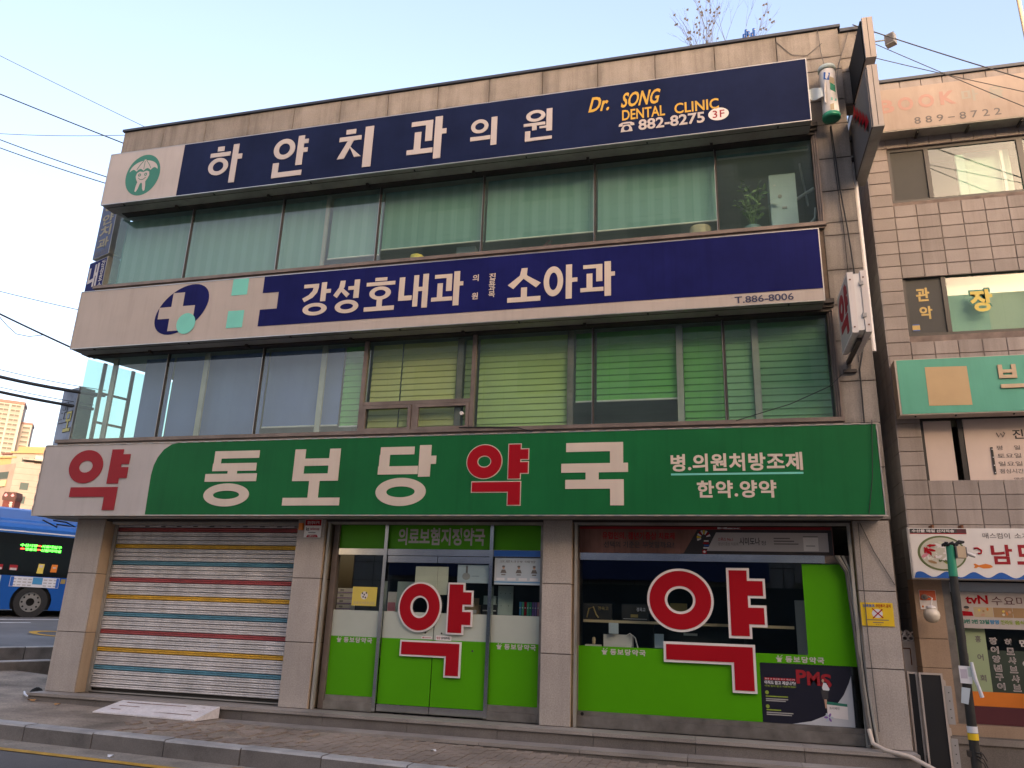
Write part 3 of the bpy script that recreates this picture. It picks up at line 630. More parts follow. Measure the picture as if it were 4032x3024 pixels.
# ---------------------------------------------------------------- ground floor: display window
dw = MB().box(-1.85, 1.60, .205, .213, .50, 2.405).build('display_pane', 'glass_low', B)
part('jamb', 'bronze', B, (-1.912, -1.85, .16, .27, .312, 2.899)); part('jamb', 'bronze', B, (1.60, 1.634, .16, .27, .312, 2.899))
part('bottom_rail', 'steel_dull', B, (-1.849, 1.599, .16, .27, .44, .499), (-1.849, 1.599, .12, .28, .312, .439))
part('transom', 'steel', B, (-1.849, 1.30, .165, .26, 2.41, 2.505)); part('transom', 'bronze', B, (1.301, 1.599, .175, .26, 2.41, 2.505))
MB().disc(Fr((-1.79, .16, .465)), 0, 0, .022, .022, 0, .004, 16).build('drain_hole', 'vent_black', B)
print_poly(FG, [(-1.85, .50), (.44, .50), (.44, 1.19), (1.60, 1.19), (1.60, 2.40), (1.02, 2.40), (1.02, 1.30), (-1.85, 1.30)], .003, 'lime', dw, 'lime_film')
shop_name(-1.43, -.97, 1.20, 1.275, dw); shop_name(.75, 1.20, 1.205, 1.28, dw)
# printed banner above the display window
bn = thing('advertising_banner', 'dark wood printed banner with white medicine advert above the display window', 'banner', (-.2, .19, 2.52))
FB = Fr((0, .185, 0))
part('backing', 'banner_wood', bn, (-1.845, 1.42, .186, .20, 2.51, 2.865))
print_rect(FB, -1.84, 1.40, 2.83, 2.862, .002, 'letter_red_dull', bn); print_poly(FB, [(-.45, 2.512), (1.41, 2.512), (1.41, 2.826), (-.26, 2.826)], .002, 'banner_dark', bn)
text('유럽인의,', (-1.53, -1.21, 2.69, 2.79), FB, .004, 'letter_red', bn, bold=.015); text('갱년기증상', (-1.18, -.80, 2.69, 2.79), FB, .004, 'letter_red', bn, bold=.015); text('치료제', (-.77, -.56, 2.695, 2.785), FB, .004, 'letter_red', bn, bold=.015); text('선택의 기준은 무엇일까요?', (-1.51, -.57, 2.58, 2.665), FB, .004, 'ink', bn, bold=.015)
print_poly(FB, [(-.15, 2.55), (1.36, 2.55), (1.36, 2.79), (-.02, 2.79)], .004, 'banner_white', bn)
text('스위스 No.1', (0, .19, 2.68, 2.725), FB, .006, 'letter_red_dull', bn, bold=.02); text('갱년기증상 치료제', (0, .255, 2.62, 2.662), FB, .006, 'ink_soft', bn); text('시미도나', (.27, .53, 2.63, 2.725), FB, .006, 'ink', bn, bold=.02); text('정', (.54, .60, 2.63, 2.685), FB, .006, 'ink', bn)
for k in range(3): print_rect(FB, .70, 1.0 - .05*k, 2.64 + k*.035, 2.655 + k*.035, .006, 'ink_soft', bn)
print_rect(FB, 1.06, 1.24, 2.56, 2.735, .006, 'white_plastic', bn); print_rect(FB, 1.06, 1.24, 2.735, 2.745, .007, 'ink', bn); print_rect(FB, 1.09, 1.2, 2.62, 2.63, .007, 'ink_soft', bn)
print_rect(FB, -.205, -.15, 2.512, 2.562, .007, 'letter_red', bn); print_rect(FB, -.187, -.168, 2.522, 2.552, .009, 'white_rim', bn); print_rect(FB, -.197, -.158, 2.531, 2.543, .0095, 'white_rim', bn)
for k in range(9):     # little fan of flags
    t = R(20 + 22*k); print_poly(FB, [(-.18 + .035*math.cos(t-.12), 2.72 + .045*math.sin(t-.12)), (-.18 + .09*math.cos(t-.15), 2.72 + .10*math.sin(t-.15)), (-.18 + .09*math.cos(t+.15), 2.72 + .10*math.sin(t+.15)), (-.18 + .035*math.cos(t+.12), 2.72 + .045*math.sin(t+.12))], .005, ('white_plastic', 'letter_red', 'white_plastic', 'bright_yellow')[k % 4], bn)
for k in range(4): print_rect(FB, -.19 + .01*(k % 2), -.12, 2.58 + k*.03, 2.597 + k*.03, .0055, ('white_plastic', 'blue', 'letter_red', 'white_plastic')[k], bn)
text('Max', (.0, .30, 2.835, 2.858), FB, .004, 'white_rim', bn, bold=.05)
# big red letters in relief on the door and the display window
def big_yak(name, label, fr, ring, bars, rim):
    o = thing(name, label, 'sign letter', tuple(fr(ring[0], bars[-1][2], 0)))
    rm = MB(); cr = MB()
    for j, (mb, g, n0, n1) in enumerate(((rm, 0, .004, .030), (cr, -rim, .0305, .036))):
        cu, cv, ru, rv, hu, hv = ring; mb.ring(fr, cu, cv, ru+g, rv+g, hu-g, hv-g, n0, n1, 56)
        for k, b in enumerate(bars):
            pts = b[4] if len(b) > 4 else [(b[0], b[2]), (b[1], b[2]), (b[1], b[3]), (b[0], b[3])]
            mb.prism(fr, inset(pts, -g), n0, n1)
    rm.build('rim', 'white_rim', o); cr.build('face', 'letter_red', o)
def inset(pts, d):
    k = len(pts); out = []
    for i in range(k):
        a, b, c = Vector(pts[i-1]), Vector(pts[i]), Vector(pts[(i+1) % k])
        e1 = (b-a).normalized(); e2 = (c-b).normalized(); n1 = Vector((-e1.y, e1.x)); n2 = Vector((-e2.y, e2.x))
        q = n1 + n2; q = q/ (1 + n1.dot(n2)); out.append((b.x + q.x*d, b.y + q.y*d))
    return out
def ya(x0, x1, x2, z0, z1, a, b, c, d):    # vertical stroke with two ticks as one outline
    return (x0, x2, z0, z1, [(x0, z0), (x1, z0), (x1, a), (x2, a), (x2, b), (x1, b), (x1, c), (x2, c), (x2, d), (x1, d), (x1, z1), (x0, z1)])
def giyeok(x0, x1, x2, z0, z1, z2): return (x0, x2, z0, z2, [(x1, z0), (x2, z0), (x2, z2), (x0, z2), (x0, z1), (x1, z1)])
FY = Fr((0, .19, 0))
big_yak('window_letter', 'huge red pharmacy syllable with white rim on the display window', FY, (-.51, 1.915, .425, .40, .165, .145), [ya(.085, .37, .56, 1.465, 2.335, 1.61, 1.875, 1.96, 2.205), giyeok(-.735, .10, .395, .82, 1.145, 1.395)], .031)
big_yak('door_letter', 'red pharmacy syllable with white rim across the two glass door leaves', FY, (-4.12, 1.725, .325, .342, .115, .128), [ya(-3.71, -3.46, -3.335, 1.37, 2.068, 1.48, 1.70, 1.75, 1.965), giyeok(-4.375, -3.71, -3.475, .81, 1.06, 1.275)], .024)
# ================================================================ SIGNBOARDS ON THE MAIN FACADE
def sign_box(name, label, x0, x1, z0, z1, y0, y1, body='alu_dull', brackets=True):
    o = thing(name, label, 'signboard', ((x0 + x1)/2, (y0 + y1)/2, z0))
    part('box', body, o, (x0, x1, y0 + .006, y1, z0, z1))
    part('edge_trim', 'alu', o, (x0 - .004, x1 + .004, y0 - .004, y0 + .02, z1 - .008, z1 + .006), (x0 - .004, x1 + .004, y0 - .004, y0 + .02, z0 - .006, z0 + .008), (x0 - .006, x0 + .008, y0 - .004, y0 + .02, z0 + .008, z1 - .008), (x1 - .008, x1 + .006, y0 - .004, y0 + .02, z0 + .008, z1 - .008))
    part('underside_lip', 'dark_trim', o, (x0 + .01, x1 - .01, y0 + .11, y0 + .118, z0 - .006, z0))
    if brackets:
        n = int((x1 - x0)/.92)
        for k in range(n):
            x = x0 + .45 + k*(x1 - x0 - .9)/(n - 1)
            if k % 2: part('bracket', 'dark_trim', o, (x - .02, x + .02, y1 - .06, y1 + .04, z0 - .05, z0 - .001))
            else: MB().disc(Fr((x, y0 + .07, z0 - .012)), 0, 0, .012, .012, -.02, .02, 8).build('screw', 'ink', o)
    return o
# dental clinic
DS = sign_box('dental_signboard', 'long navy signboard with white square end and green tooth emblem below the parapet', -10.615, 1.545, 8.56, 9.615, -.35, -.02)
FS = Fr((0, -.35, 0))
part('face', 'sign_navy', DS, (-9.025, 1.537, -.351, -.343, 8.568, 9.607)); part('face', 'sign_white', DS, (-10.607, -9.026, -.351, -.343, 8.568, 9.607))
for ch, b in (('하', (-8.45, -7.79, 8.70, 9.47)), ('얀', (-7.17, -6.51, 8.68, 9.46)), ('치', (-5.93, -5.30, 8.68, 9.46)), ('과', (-4.67, -4.00, 8.68, 9.47)), ('의', (-3.58, -3.14, 8.80, 9.32)), ('원', (-2.70, -2.24, 8.78, 9.34))):
    letter(ch, b, FS, .0, .010, 'letter_white', DS)
# serifed italic name: slanted heavy letters with small slab serifs
def serif_text(body, box, fr, n, mat, parent):
    text(body, box, fr, n, mat, parent, bold=.03, shear=.10)
text('Dr.', (-1.67, -1.29, 9.165, 9.435), FS, .006, 'letter_yellow', DS, bold=.022, shear=.20); text('SONG', (-1.17, -.55, 9.175, 9.44), FS, .006, 'letter_yellow', DS, bold=.022, shear=.10)
text('DENTAL', (-1.145, -.50, 8.945, 9.13), FS, .006, 'letter_yellow', DS, bold=.018); text('CLINIC', (-.36, .285, 8.945, 9.13), FS, .006, 'letter_yellow', DS, bold=.018)
text('882-8275', (-.90, .075, 8.735, 8.925), FS, .006, 'letter_white', DS, bold=.025)
# telephone pictogram
print_poly(FS, [(-1.17, 8.74), (-.99, 8.74), (-1.0, 8.80), (-1.035, 8.865), (-1.125, 8.865), (-1.16, 8.80)], .006, 'letter_white', DS, 'pictogram')
print_poly(FS, [(-1.20, 8.84), (-1.195, 8.88), (-1.15, 8.905), (-1.08, 8.912), (-1.01, 8.905), (-.965, 8.88), (-.96, 8.84), (-1.02, 8.842), (-1.025, 8.88), (-1.135, 8.88), (-1.14, 8.842)], .007, 'letter_white', DS, 'pictogram')
print_poly(FS, ell(-1.08, 8.80, .042, .042, 20), .008, 'sign_navy', DS, 'pictogram')
print_poly(FS, ell(.275, 8.85, .147, .108, 32), .006, 'white_rim', DS, 'oval_badge'); text('3F', (.19, .36, 8.785, 8.915), FS, .008, 'letter_red_dull', DS, bold=.01, spacing=1.15)
# emblem: green disc, umbrella over a smiling tooth
print_poly(FS, ell(-9.82, 9.085, .365, .42, 44), .004, 'logo_green', DS, 'emblem_disc')
um = [(-9.82 + .30*math.cos(R(a)), 9.17 + .215*math.sin(R(a))) for a in range(0, 181, 10)]
for k, (a, b) in enumerate(((-10.12, -9.97), (-9.97, -9.82), (-9.82, -9.67), (-9.67, -9.52))):
    um += [(a + (b-a)*t, 9.17 + .05*math.sin(math.pi*t)) for t in (.25, .5, .75, 1.0)][: (4 if k < 3 else 3)]
print_poly(FS, um, .006, 'letter_white', DS, 'emblem_umbrella'); print_rect(FS, -9.84, -9.80, 9.375, 9.405, .0065, 'letter_white', DS, 'emblem_umbrella')
for dx in (-.13, 0, .13):
    MB().tube([FS(-9.82 + dx*.25, 9.378, .006), FS(-9.82 + dx*.8, 9.29, .006), FS(-9.82 + dx*1.15, 9.21, .006)], .006, 5).build('emblem_rib', 'logo_green', DS)
tooth = [(-9.93, 8.755), (-9.90, 8.745), (-9.87, 8.80), (-9.845, 8.90), (-9.82, 8.93), (-9.795, 8.90), (-9.775, 8.80), (-9.745, 8.745), (-9.715, 8.76), (-9.72, 8.86), (-9.735, 8.94), (-9.70, 9.0), (-9.675, 9.07), (-9.69, 9.14), (-9.745, 9.165), (-9.82, 9.145), (-9.895, 9.165), (-9.95, 9.135), (-9.965, 9.065), (-9.94, 9.0), (-9.905, 8.945), (-9.925, 8.86)]
print_poly(FS, tooth, .007, 'letter_white', DS, 'emblem_tooth')
for ex in (-9.885, -9.755): MB().ring(FS, ex, 9.09, .03, .032, .014, .015, .006, .009, 18).build('emblem_eye', 'logo_green', DS)
MB().tube([FS(-9.90, 9.03, .009), FS(-9.86, 8.995, .009), FS(-9.82, 8.985, .009), FS(-9.78, 8.995, .009), FS(-9.74, 9.03, .009)], .006, 5).build('emblem_smile', 'logo_green', DS)
# paediatric and internal clinic
CS = sign_box('clinic_signboard', 'long violet signboard with cream left end and cross emblem between the upper floors', -10.625, 1.505, 5.78, 6.84, -.35, -.02)
part('face', 'sign_cream', CS, (-10.617, 1.497, -.347, -.34, 5.788, 6.832))
print_poly(FS, [(-7.01, 5.96), (1.497, 5.955), (1.497, 6.832), (-7.0, 6.832), (-7.0, 6.54), (-6.705, 6.54), (-6.705, 6.25), (-7.01, 6.25)], .002, 'sign_violet', CS, 'violet_field')
print_poly(FS, [(-7.585, 6.54), (-7.29, 6.54), (-7.29, 6.832), (-7.585, 6.832)], .002, 'mint', CS, 'mint_square'); print_poly(FS, [(-7.595, 5.965), (-7.295, 5.965), (-7.295, 6.265), (-7.595, 6.265)], .002, 'mint', CS, 'mint_square')
print_poly(FS, ell(-8.50, 6.365, .55, .375, 44, rot=.62), .002, 'sign_violet', CS, 'emblem_oval')
print_poly(FS, [(-8.71, 6.42), (-8.71, 6.67), (-8.485, 6.67), (-8.485, 6.42), (-8.25, 6.42), (-8.25, 6.21), (-8.485, 6.21), (-8.485, 5.985), (-8.71, 5.985), (-8.71, 6.21), (-8.94, 6.21), (-8.94, 6.42)], .004, 'sign_cream', CS, 'emblem_cross')
print_poly(FS, ell(-8.37, 6.10, .18, .185, 36), .006, 'mint', CS, 'emblem_dot')
for i, ch in enumerate('강성호내과'): letter(ch, (-6.27 + i*.552, -6.27 + i*.552 + .50, 6.08, 6.64), FS, .002, .008, 'letter_cream', CS)
for i, ch in enumerate('소아과'): letter(ch, (-2.86 + i*.545, -2.86 + i*.545 + .50, 6.06, 6.60), FS, .002, .008, 'letter_cream', CS)
text('의', (-3.415, -3.32, 6.45, 6.56), FS, .006, 'letter_cream', CS, bold=.02); text('원', (-3.415, -3.32, 6.155, 6.265), FS, .006, 'letter_cream', CS, bold=.02)
for i, ch in enumerate('진료과목'): text(ch, (-3.155, -3.055, 6.465 - i*.098, 6.56 - i*.098), FS, .006, 'letter_cream', CS, bold=.02)
text('T.886-8006', (.36, 1.12, 5.815, 5.915), FS, .003, 'ink_navy', CS, bold=.015)
# pharmacy
PS = sign_box('pharmacy_signboard', 'long green pharmacy signboard with white left end above the shopfronts', -10.58, 1.95, 2.93, 4.06, -.45, -.02, brackets=False)
FP = Fr((0, -.45, 0))
part('face', 'sign_white', PS, (-10.572, 1.942, -.447, -.44, 2.938, 4.052))
print_poly(FP, [(-8.45, 2.94), (1.94, 2.94), (1.94, 4.05), (-8.05, 4.05), (-8.17, 4.03), (-8.30, 3.95), (-8.39, 3.83), (-8.44, 3.70), (-8.46, 3.55)], .002, 'sign_green', PS, 'green_field')
letter('약', (-10.03, -8.90, 3.01, 3.97), FP, .0, .008, 'letter_red_dull', PS)
for ch, b in (('동', (-7.48, -6.60, 3.06, 3.90)), ('보', (-6.12, -5.21, 3.07, 3.90)), ('당', (-4.66, -3.78, 3.06, 3.92)), ('국', (-1.99, -1.10, 3.06, 3.90))): letter(ch, b, FP, .0, .008, 'letter_cream', PS)
letter('약', (-3.32, -2.45, 3.07, 3.90), FP, .0, .006, 'letter_cream', PS, grow=.012, name='letter_outline'); letter('약', (-3.32, -2.45, 3.07, 3.90), FP, .007, .0105, 'letter_red', PS)
text('병.의원처방조제', (-.55, 1.06, 3.49, 3.72), FP, .006, 'letter_cream', PS, bold=.03, spacing=1.05); text('한약.양약', (-.23, .73, 3.15, 3.37), FP, .006, 'letter_cream', PS, bold=.03, spacing=1.1)
print_rect(FP, -.55, 1.06, 3.443, 3.468, .005, 'mint', PS, 'underline')
cl = MB()
for k in range(62):
    x = -10.55 + k*.2035
    cl.box(x, x + .11, -.462, -.44, 4.055, 4.068); cl.box(x, x + .11, -.462, -.44, 2.922, 2.935)
for k in range(6): cl.box(1.944, 1.957, -.462, -.44, 2.98 + k*.18, 3.08 + k*.18); cl.box(-10.588, -10.575, -.462, -.44, 2.98 + k*.18, 3.08 + k*.18)
o = cl.build('edge_clip', 'sign_cream', PS); o['kind'] = 'stuff'

# ================================================================ BLADE SIGNS AT THE LEFT CORNER
def blade(name, label, right, width, z0, z1, depth, mat):
    U = Vector((.945, -.33, 0)); Nn = Vector((-.33, -.945, 0))
    fr = Fr((right[0] - .945*width, right[1] + .33*width, 0), U, Nn)
    o = thing(name, label, 'blade sign', tuple(fr(width/2, z0, -depth/2)))
    m = MB().box(0, width, .004, depth, z0, z1, fr=fr); m.build('box', 'alu_dull', o)
    part('face', mat, o, (.012, width - .012, 0, .005, z0 + .012, z1 - .012), fr=fr)
    part('frame', 'alu_dull', o, (width - .012, width + .01, -.01, depth, z0 - .005, z1 + .005), fr=fr)
    for z in (z0 + .15, z1 - .15): part('bracket', 'alu_dull', o, (width + .011, width + .45, depth*.75, depth*.85, z - .015, z + .015), fr=fr)
    return o, fr
plain('sign_blue_dull', (.045, .055, .12), .5); plain('letter_ochre', (.30, .24, .12), .5); surf('cloud_print', (.28, .345, .46), .5, .3, patch=.35, patch_sc=2.2)
plain('letter_lemon', (.45, .42, .12), .5)
o, fr = blade('blade_sign', 'blue vertical dental blade sign with ochre letters at the top left corner', (-11.09, .515), .60, 8.07, 9.35, .28, 'sign_blue_dull')
for i, ch in enumerate('하얀치과'): text(ch, (.10, .50, 9.30 - .265*(i+1), 9.30 - .265*i - .03), fr, .004, 'letter_ochre', o, bold=.03)
text('882-8275', (.08, .52, 8.11, 8.20), fr, .004, 'ink_soft', o, bold=.01)
o, fr = blade('blade_sign', 'violet blade sign with one large white syllable below the dental blade sign', (-11.08, .51), .66, 7.0, 8.0, .28, 'sign_violet')
text('내', (.05, .40, 7.42, 7.93), fr, .004, 'letter_white', o, bold=.03); text('강성호소아과', (.46, .60, 7.05, 7.95), fr, .004, 'letter_white', o, bold=.02, vertical=True)
o, fr = blade('blade_sign', 'sky blue printed blade sign with two outlined syllables beside the second floor', (-11.93, 1.32), .62, 4.45, 5.66, .3, 'cloud_print')
for u, v, mt in ((.08, 4.98, 'cloud_print'), (.30, 4.78, 'letter_lemon')):
    g = [('r', .15, .52, .85, 1), ('r', .42, .14, .58, .52), ('r', 0, 0, 1, .16)]
    letter('', (u, u + .26, v, v + .40), fr, .002, .006, 'ink', o, grow=.012, glyph=g); letter('', (u, u + .26, v, v + .40), fr, .003, .010, mt, o, glyph=g)
    letter('', (u + .08, u + .18, v + .25, v + .36), fr, .003, .013, 'ink', o, glyph=[('r', 0, 0, 1, 1)]); letter('', (u + .09, u + .17, v + .26, v + .35), fr, .003, .015, 'cloud_print', o, glyph=[('r', 0, 0, 1, 1)])

# ================================================================ BOX SIGNS AND FIXTURES AT THE RIGHT CORNER
PB = thing('box_sign', 'white rust-stained pharmacy box sign projecting from the right pier', 'box sign', (1.78, -.68, 5.03))
part('panel', 'rusty_white', PB, (1.67, 1.74, -1.10, -.26, 5.03, 5.82)); part('panel', 'rusty_white', PB, (1.82, 1.89, -1.10, -.26, 5.03, 5.83)); part('centre_panel', 'white_paint', PB, (1.743, 1.817, -1.085, -.28, 5.06, 5.80))
FB2 = Fr((1.67, -.26, 0), (0, -1, 0), (-1, 0, 0))
print_rect(FB2, .02, .82, 5.05, 5.80, .002, 'sign_cream', PB, 'face'); letter('약', (.10, .74, 5.12, 5.74), FB2, .002, .006, 'letter_red_dull', PB)
for x, z in ((1.70, 5.72), (1.70, 5.10), (1.85, 5.74), (1.86, 5.12)): MB().disc(Fr((x, -1.10, z)), 0, 0, .01, .01, 0, .006, 10).build('bolt', 'rust', PB)
for z in (5.64, 5.22): part('hinge', 'grey_plastic', PB, (1.80, 1.845, -1.112, -1.087, z, z + .05))
part('bracket', 'dark_trim', PB, (1.75, 1.80, -.9, .0, 4.98, 5.028), (1.70, 1.86, -.06, .0, 4.86, 4.90), (1.755, 1.795, -.05, .0, 4.90, 4.98))
UB = thing('box_sign', 'upper cream box sign standing above the parapet at the right corner', 'box sign', (2.29, -.3, 9.06))
part('box', 'sign_cream', UB, (2.225, 2.36, -.90, .25, 9.06, 9.72)); part('seam', 'dark_trim', UB, (2.285, 2.292, -.903, -.899, 9.07, 9.71)); part('side_panel', 'vent_black', UB, (2.205, 2.224, -.86, .25, 9.05, 9.70)); part('bracket', 'dark_trim', UB, (2.07, 2.22, .10, .16, 9.3, 9.36))
LB = thing('box_sign', 'lower cream box sign with torn red flex hanging off the right corner', 'box sign', (2.22, -.4, 7.8))
part('box', 'sign_cream', LB, (2.155, 2.28, -1.17, .3, 7.80, 8.73)); part('seam', 'dark_trim', LB, (2.214, 2.220, -1.173, -1.169, 7.81, 8.72)); part('bottom_trim', 'alu_dull', LB, (2.15, 2.285, -1.175, .3, 7.785, 7.799)); part('side_panel', 'ink_soft', LB, (2.135, 2.154, -1.15, .3, 7.80, 8.71))
tf = MB(); 
for k in range(5):
    z = 7.95 + k*.15; y = -1.05 + .16*k; tf.add([Vector((2.13, y, z)), Vector((2.08 - .02*(k % 2), y + .08, z - .1)), Vector((2.12, y + .2, z + .03)), Vector((2.128, y + .1, z + .2))], [(0, 1, 2, 3)])
tf.build('torn_flex', 'letter_red', LB); part('bracket', 'dark_trim', LB, (2.07, 2.15, .1, .16, 8.1, 8.16), (2.07, 2.15, .1, .16, 8.45, 8.5))
# rolled banner tied to the pier
BR = thing('rolled_banner', 'rolled up printed banner tied upright to the right pier beside the navy sign', 'banner', (1.83, -.25, 8.55))
MB().lathe((1.83, -.25, 8.64), [(.105, 0), (.113, .02), (.108, .4), (.11, .74), (.10, .78)], 24).build('roll', 'white_paint', BR)
for z, mt in ((9.40, 'pale_mint'), (8.60, 'tape_green')): MB().lathe((1.83, -.25, z), [(.0, 0), (.06, 0), (.12, 0), (.125, .03), (.12, .07), (.06, .075), (0, .075)], 24).build('end_cap', mt, BR)
fl = MB(); a = []
for i in range(9):
    t = i/8; a += [Vector((1.74 - .19*t, -.32 - .03*math.sin(t*5), 9.10 - .02*math.sin(t*6))), Vector((1.74 - .19*t, -.33 - .04*math.sin(t*5 + .6), 8.93 - .03*math.sin(t*4)))]
fl.add(a, [(2*i, 2*i+1, 2*i+3, 2*i+2) for i in range(8)], True); fl.build('loose_flap', 'paper_blue', BR)
MB().tube([(1.765, -.36, 9.18), (1.75, -.365, 8.80)], .014, 8).build('rod', 'white_plastic', BR)
FBn = Fr((1.83, -.365, 0))
for pts, mt in (([(-.07, 9.22), (.0, 9.18), (.02, 9.3), (-.06, 9.34)], 'blue'), ([(.0, 9.12), (.07, 9.12), (.07, 9.22), (.0, 9.25)], 'pot_tan'), ([(.0, 9.02), (.075, 8.98), (.075, 9.1), (.01, 9.14)], 'tape_green'), ([(.0, 8.84), (.07, 8.83), (.075, 8.87), (.0, 8.89)], 'mint'), ([(-.02, 8.68), (.03, 8.68), (.03, 8.79), (-.02, 8.77)], 'pot_tan')):
    m = MB(); m.add([Vector((1.83 + u, -.25 - math.sqrt(max(1e-4, .1155**2 - u*u)), v)) for u, v in pts], [(0, 1, 2, 3)]); m.build('printed_patch', mt, BR)
part('hook', 'ink', BR, (1.82, 1.845, -.25, -.0, 9.50, 9.52)); MB().tube([(1.80, -.02, 10.36), (1.81, -.06, 9.9), (1.82, -.2, 9.53)], .006, 5).build('tie_rope', 'cable_grey', BR)
# floodlight on an arm
FL = thing('floodlight', 'small square floodlight on a thin arm beyond the upper box sign', 'floodlight', (2.6, .3, 10.2))
MB().tube([(2.36, .2, 10.28 - .75), (2.40, .3, 10.26), (2.80, .3, 10.26)], .012, 6).build('arm', 'alu_dull', FL)
m = MB(); fr = Fr((2.87, .3, 10.25), (.8, -.5, 0), (-.5, -.8, 0)); m.box(-.07, .07, -.05, .06, -.09, .09, fr=fr); m.build('housing', 'alu_dull', FL); part('lens', 'ink_soft', FL, (-.055, .055, -.055, -.051, -.07, .07), fr=fr)
# white downpipe on the corner
DP = MB().tube([(2.125, .16, 8.2), (2.125, .16, 5.2)], .04, 12); DP.build('downpipe', 'white_paint', None, 'white plastic downpipe running down the right corner of the stone building', 'pipe')
# small signs on the piers
KT = thing('security_sign', 'white and red security company plate on the pier right of the shutter', 'sign', (-5.82, -.02, 2.66)); FK = Fr((0, -.02, 0))
part('plate', 'white_paint', KT, (-5.96, -5.685, -.02, -.003, 2.66, 2.93))
print_rect(FK, -5.955, -5.69, 2.835, 2.925, .002, 'letter_red', KT); text('첨단경비구역', (-5.92, -5.725, 2.855, 2.905), FK, .004, 'white_rim', KT, bold=.01)
text('kt', (-5.93, -5.88, 2.76, 2.81), FK, .004, 'ink', KT, bold=.03); text('telecop', (-5.865, -5.715, 2.76, 2.808), FK, .004, 'letter_red', KT, bold=.01); print_rect(FK, -5.89, -5.77, 2.725, 2.737, .003, 'ink_soft', KT)
print_poly(FK, [(-5.92, 2.665), (-5.725, 2.665), (-5.75, 2.702), (-5.895, 2.702)], .002, 'letter_red', KT); text('1588-0112', (-5.88, -5.765, 2.672, 2.696), FK, .004, 'white_rim', KT)
part('alarm', 'orange', None, (-6.045, -5.985, -.05, -.003, 2.77, 2.87)); o = bpy.data.objects['alarm']; o['label'] = 'small orange alarm strobe beside the security plate'; o['category'] = 'alarm'
YS = thing('notice_plate', 'yellow no dumping notice plate on the right pier', 'sign', (1.82, -.02, 1.67)); FYS = Fr((0, -.015, 0))
part('plate', 'bright_yellow', YS, (1.64, 2.0, -.015, -.003, 1.67, 1.94))
text('담배꽁초', (1.665, 1.80, 1.885, 1.922), FYS, .003, 'blue', YS, bold=.03); text('무단투기 금지', (1.81, 1.975, 1.885, 1.922), FYS, .003, 'letter_red', YS, bold=.03)
print_poly(FYS, ell(1.82, 1.815, .06, .052, 24), .002, 'paper', YS)
for s in (-1, 1): print_poly(FYS, [(1.76, 1.815 + s*.055), (1.77, 1.815 + s*.062), (1.885, 1.815 - s*.045), (1.875, 1.815 - s*.055)], .004 + .001*s, 'letter_red', YS)
print_rect(FYS, 1.70, 1.94, 1.735, 1.745, .002, 'ink_soft', YS); print_rect(FYS, 1.76, 1.88, 1.705, 1.715, .002, 'ink_soft', YS); text('관악구', (1.79, 1.85, 1.68, 1.698), FYS, .002, 'ink', YS)

# ---------------------------------------------------------------- wires on the facade
def wire(name, label, pts, r, mat='cable', sag=0.0, n=14, group=None, k=5):
    P = [Vector(p) for p in pts]
    if len(P) == 2 and n > 1:
        a, b = P; P = [a.lerp(b, i/n) - Z*(sag*4*(i/n)*(1 - i/n)) for i in range(n+1)]
    return MB().tube(P, r, k).build(name, mat, None, label, 'cable', group)
wire('cable', 'pair of dark cables hanging down the right pier below the rolled banner', [(1.84, -.09, 8.6), (1.88, -.06, 7.6), (1.93, -.05, 6.9), (1.96, -.04, 6.2), (1.97, -.03, 5.2), (1.90, -.03, 4.9), (1.89, -.03, 4.1)], .011)
wire('cable', 'thin cable down the right pier left of the heavier pair', [(1.83, -.07, 8.6), (1.85, -.04, 7.8), (1.88, -.03, 7.0), (1.88, -.03, 6.0), (1.90, -.03, 5.0)], .006)
wire('cable', 'thin slanting cable from the parapet down behind the rolled banner', [(2.24, .05, 10.30), (2.05, -.02, 9.7), (1.95, -.05, 9.2)], .006, 'cable_grey')
wire('cable', 'drooping wire pinned to the parapet left of the corner', [(1.2, -.01, 10.25), (1.4, -.015, 9.98), (1.62, -.015, 9.93), (1.84, -.03, 10.10)], .005, 'cable_grey')
wire('cable', 'thin wire swinging from the box sign bracket down to the second floor sill', [(1.80, -.05, 4.95), (1.5, -.10, 4.66), (1.0, -.1, 4.44), (.3, -.08, 4.24)], .006)
wire('cable', 'wire running down the right end of the green sign', [(1.90, -.47, 4.1), (1.84, -.475, 3.4), (1.76, -.47, 2.95)], .005)
wire('cable', 'thin wire slanting across the lower right pier', [(1.72, -.02, 2.9), (1.85, -.02, 2.55), (2.05, -.02, 2.15)], .006, 'cable_grey')
wire('cable', 'thin wire dropping vertically at the edge of the right pier', [(1.70, -.03, 2.9), (1.69, -.03, 1.6), (1.71, -.04, .5)], .006, 'cable_grey')
for k, (dx, r, mt) in enumerate(((0, .022, 'cable_grey'), (.035, .016, 'alu_dull'), (.062, .012, 'cable'), (.085, .018, 'alu_dull'))):
    wire('conduit', ('thick grey conduit beside the display window', 'pale conduit beside the thick grey one', 'slim black cable among the window conduits', 'outer pale conduit on the right pier return')[k],
         [(1.42 + dx, .10, 2.50), (1.53 + dx*.6, .09, 2.30), (1.56 + dx*.8, .06, 1.6), (1.58 + dx*.8, .02, .9), (1.60 + dx, -.03, .35)], r, mt, k=7)
wire('hose', 'cream flexible hose running from the window conduits along the step', [(1.60, -.05, .52), (1.62, -.12, .38), (1.72, -.25, .335), (1.95, -.36, .30), (2.25, -.55, .16), (2.6, -.8, .06)], .024, 'letter_cream', k=8)
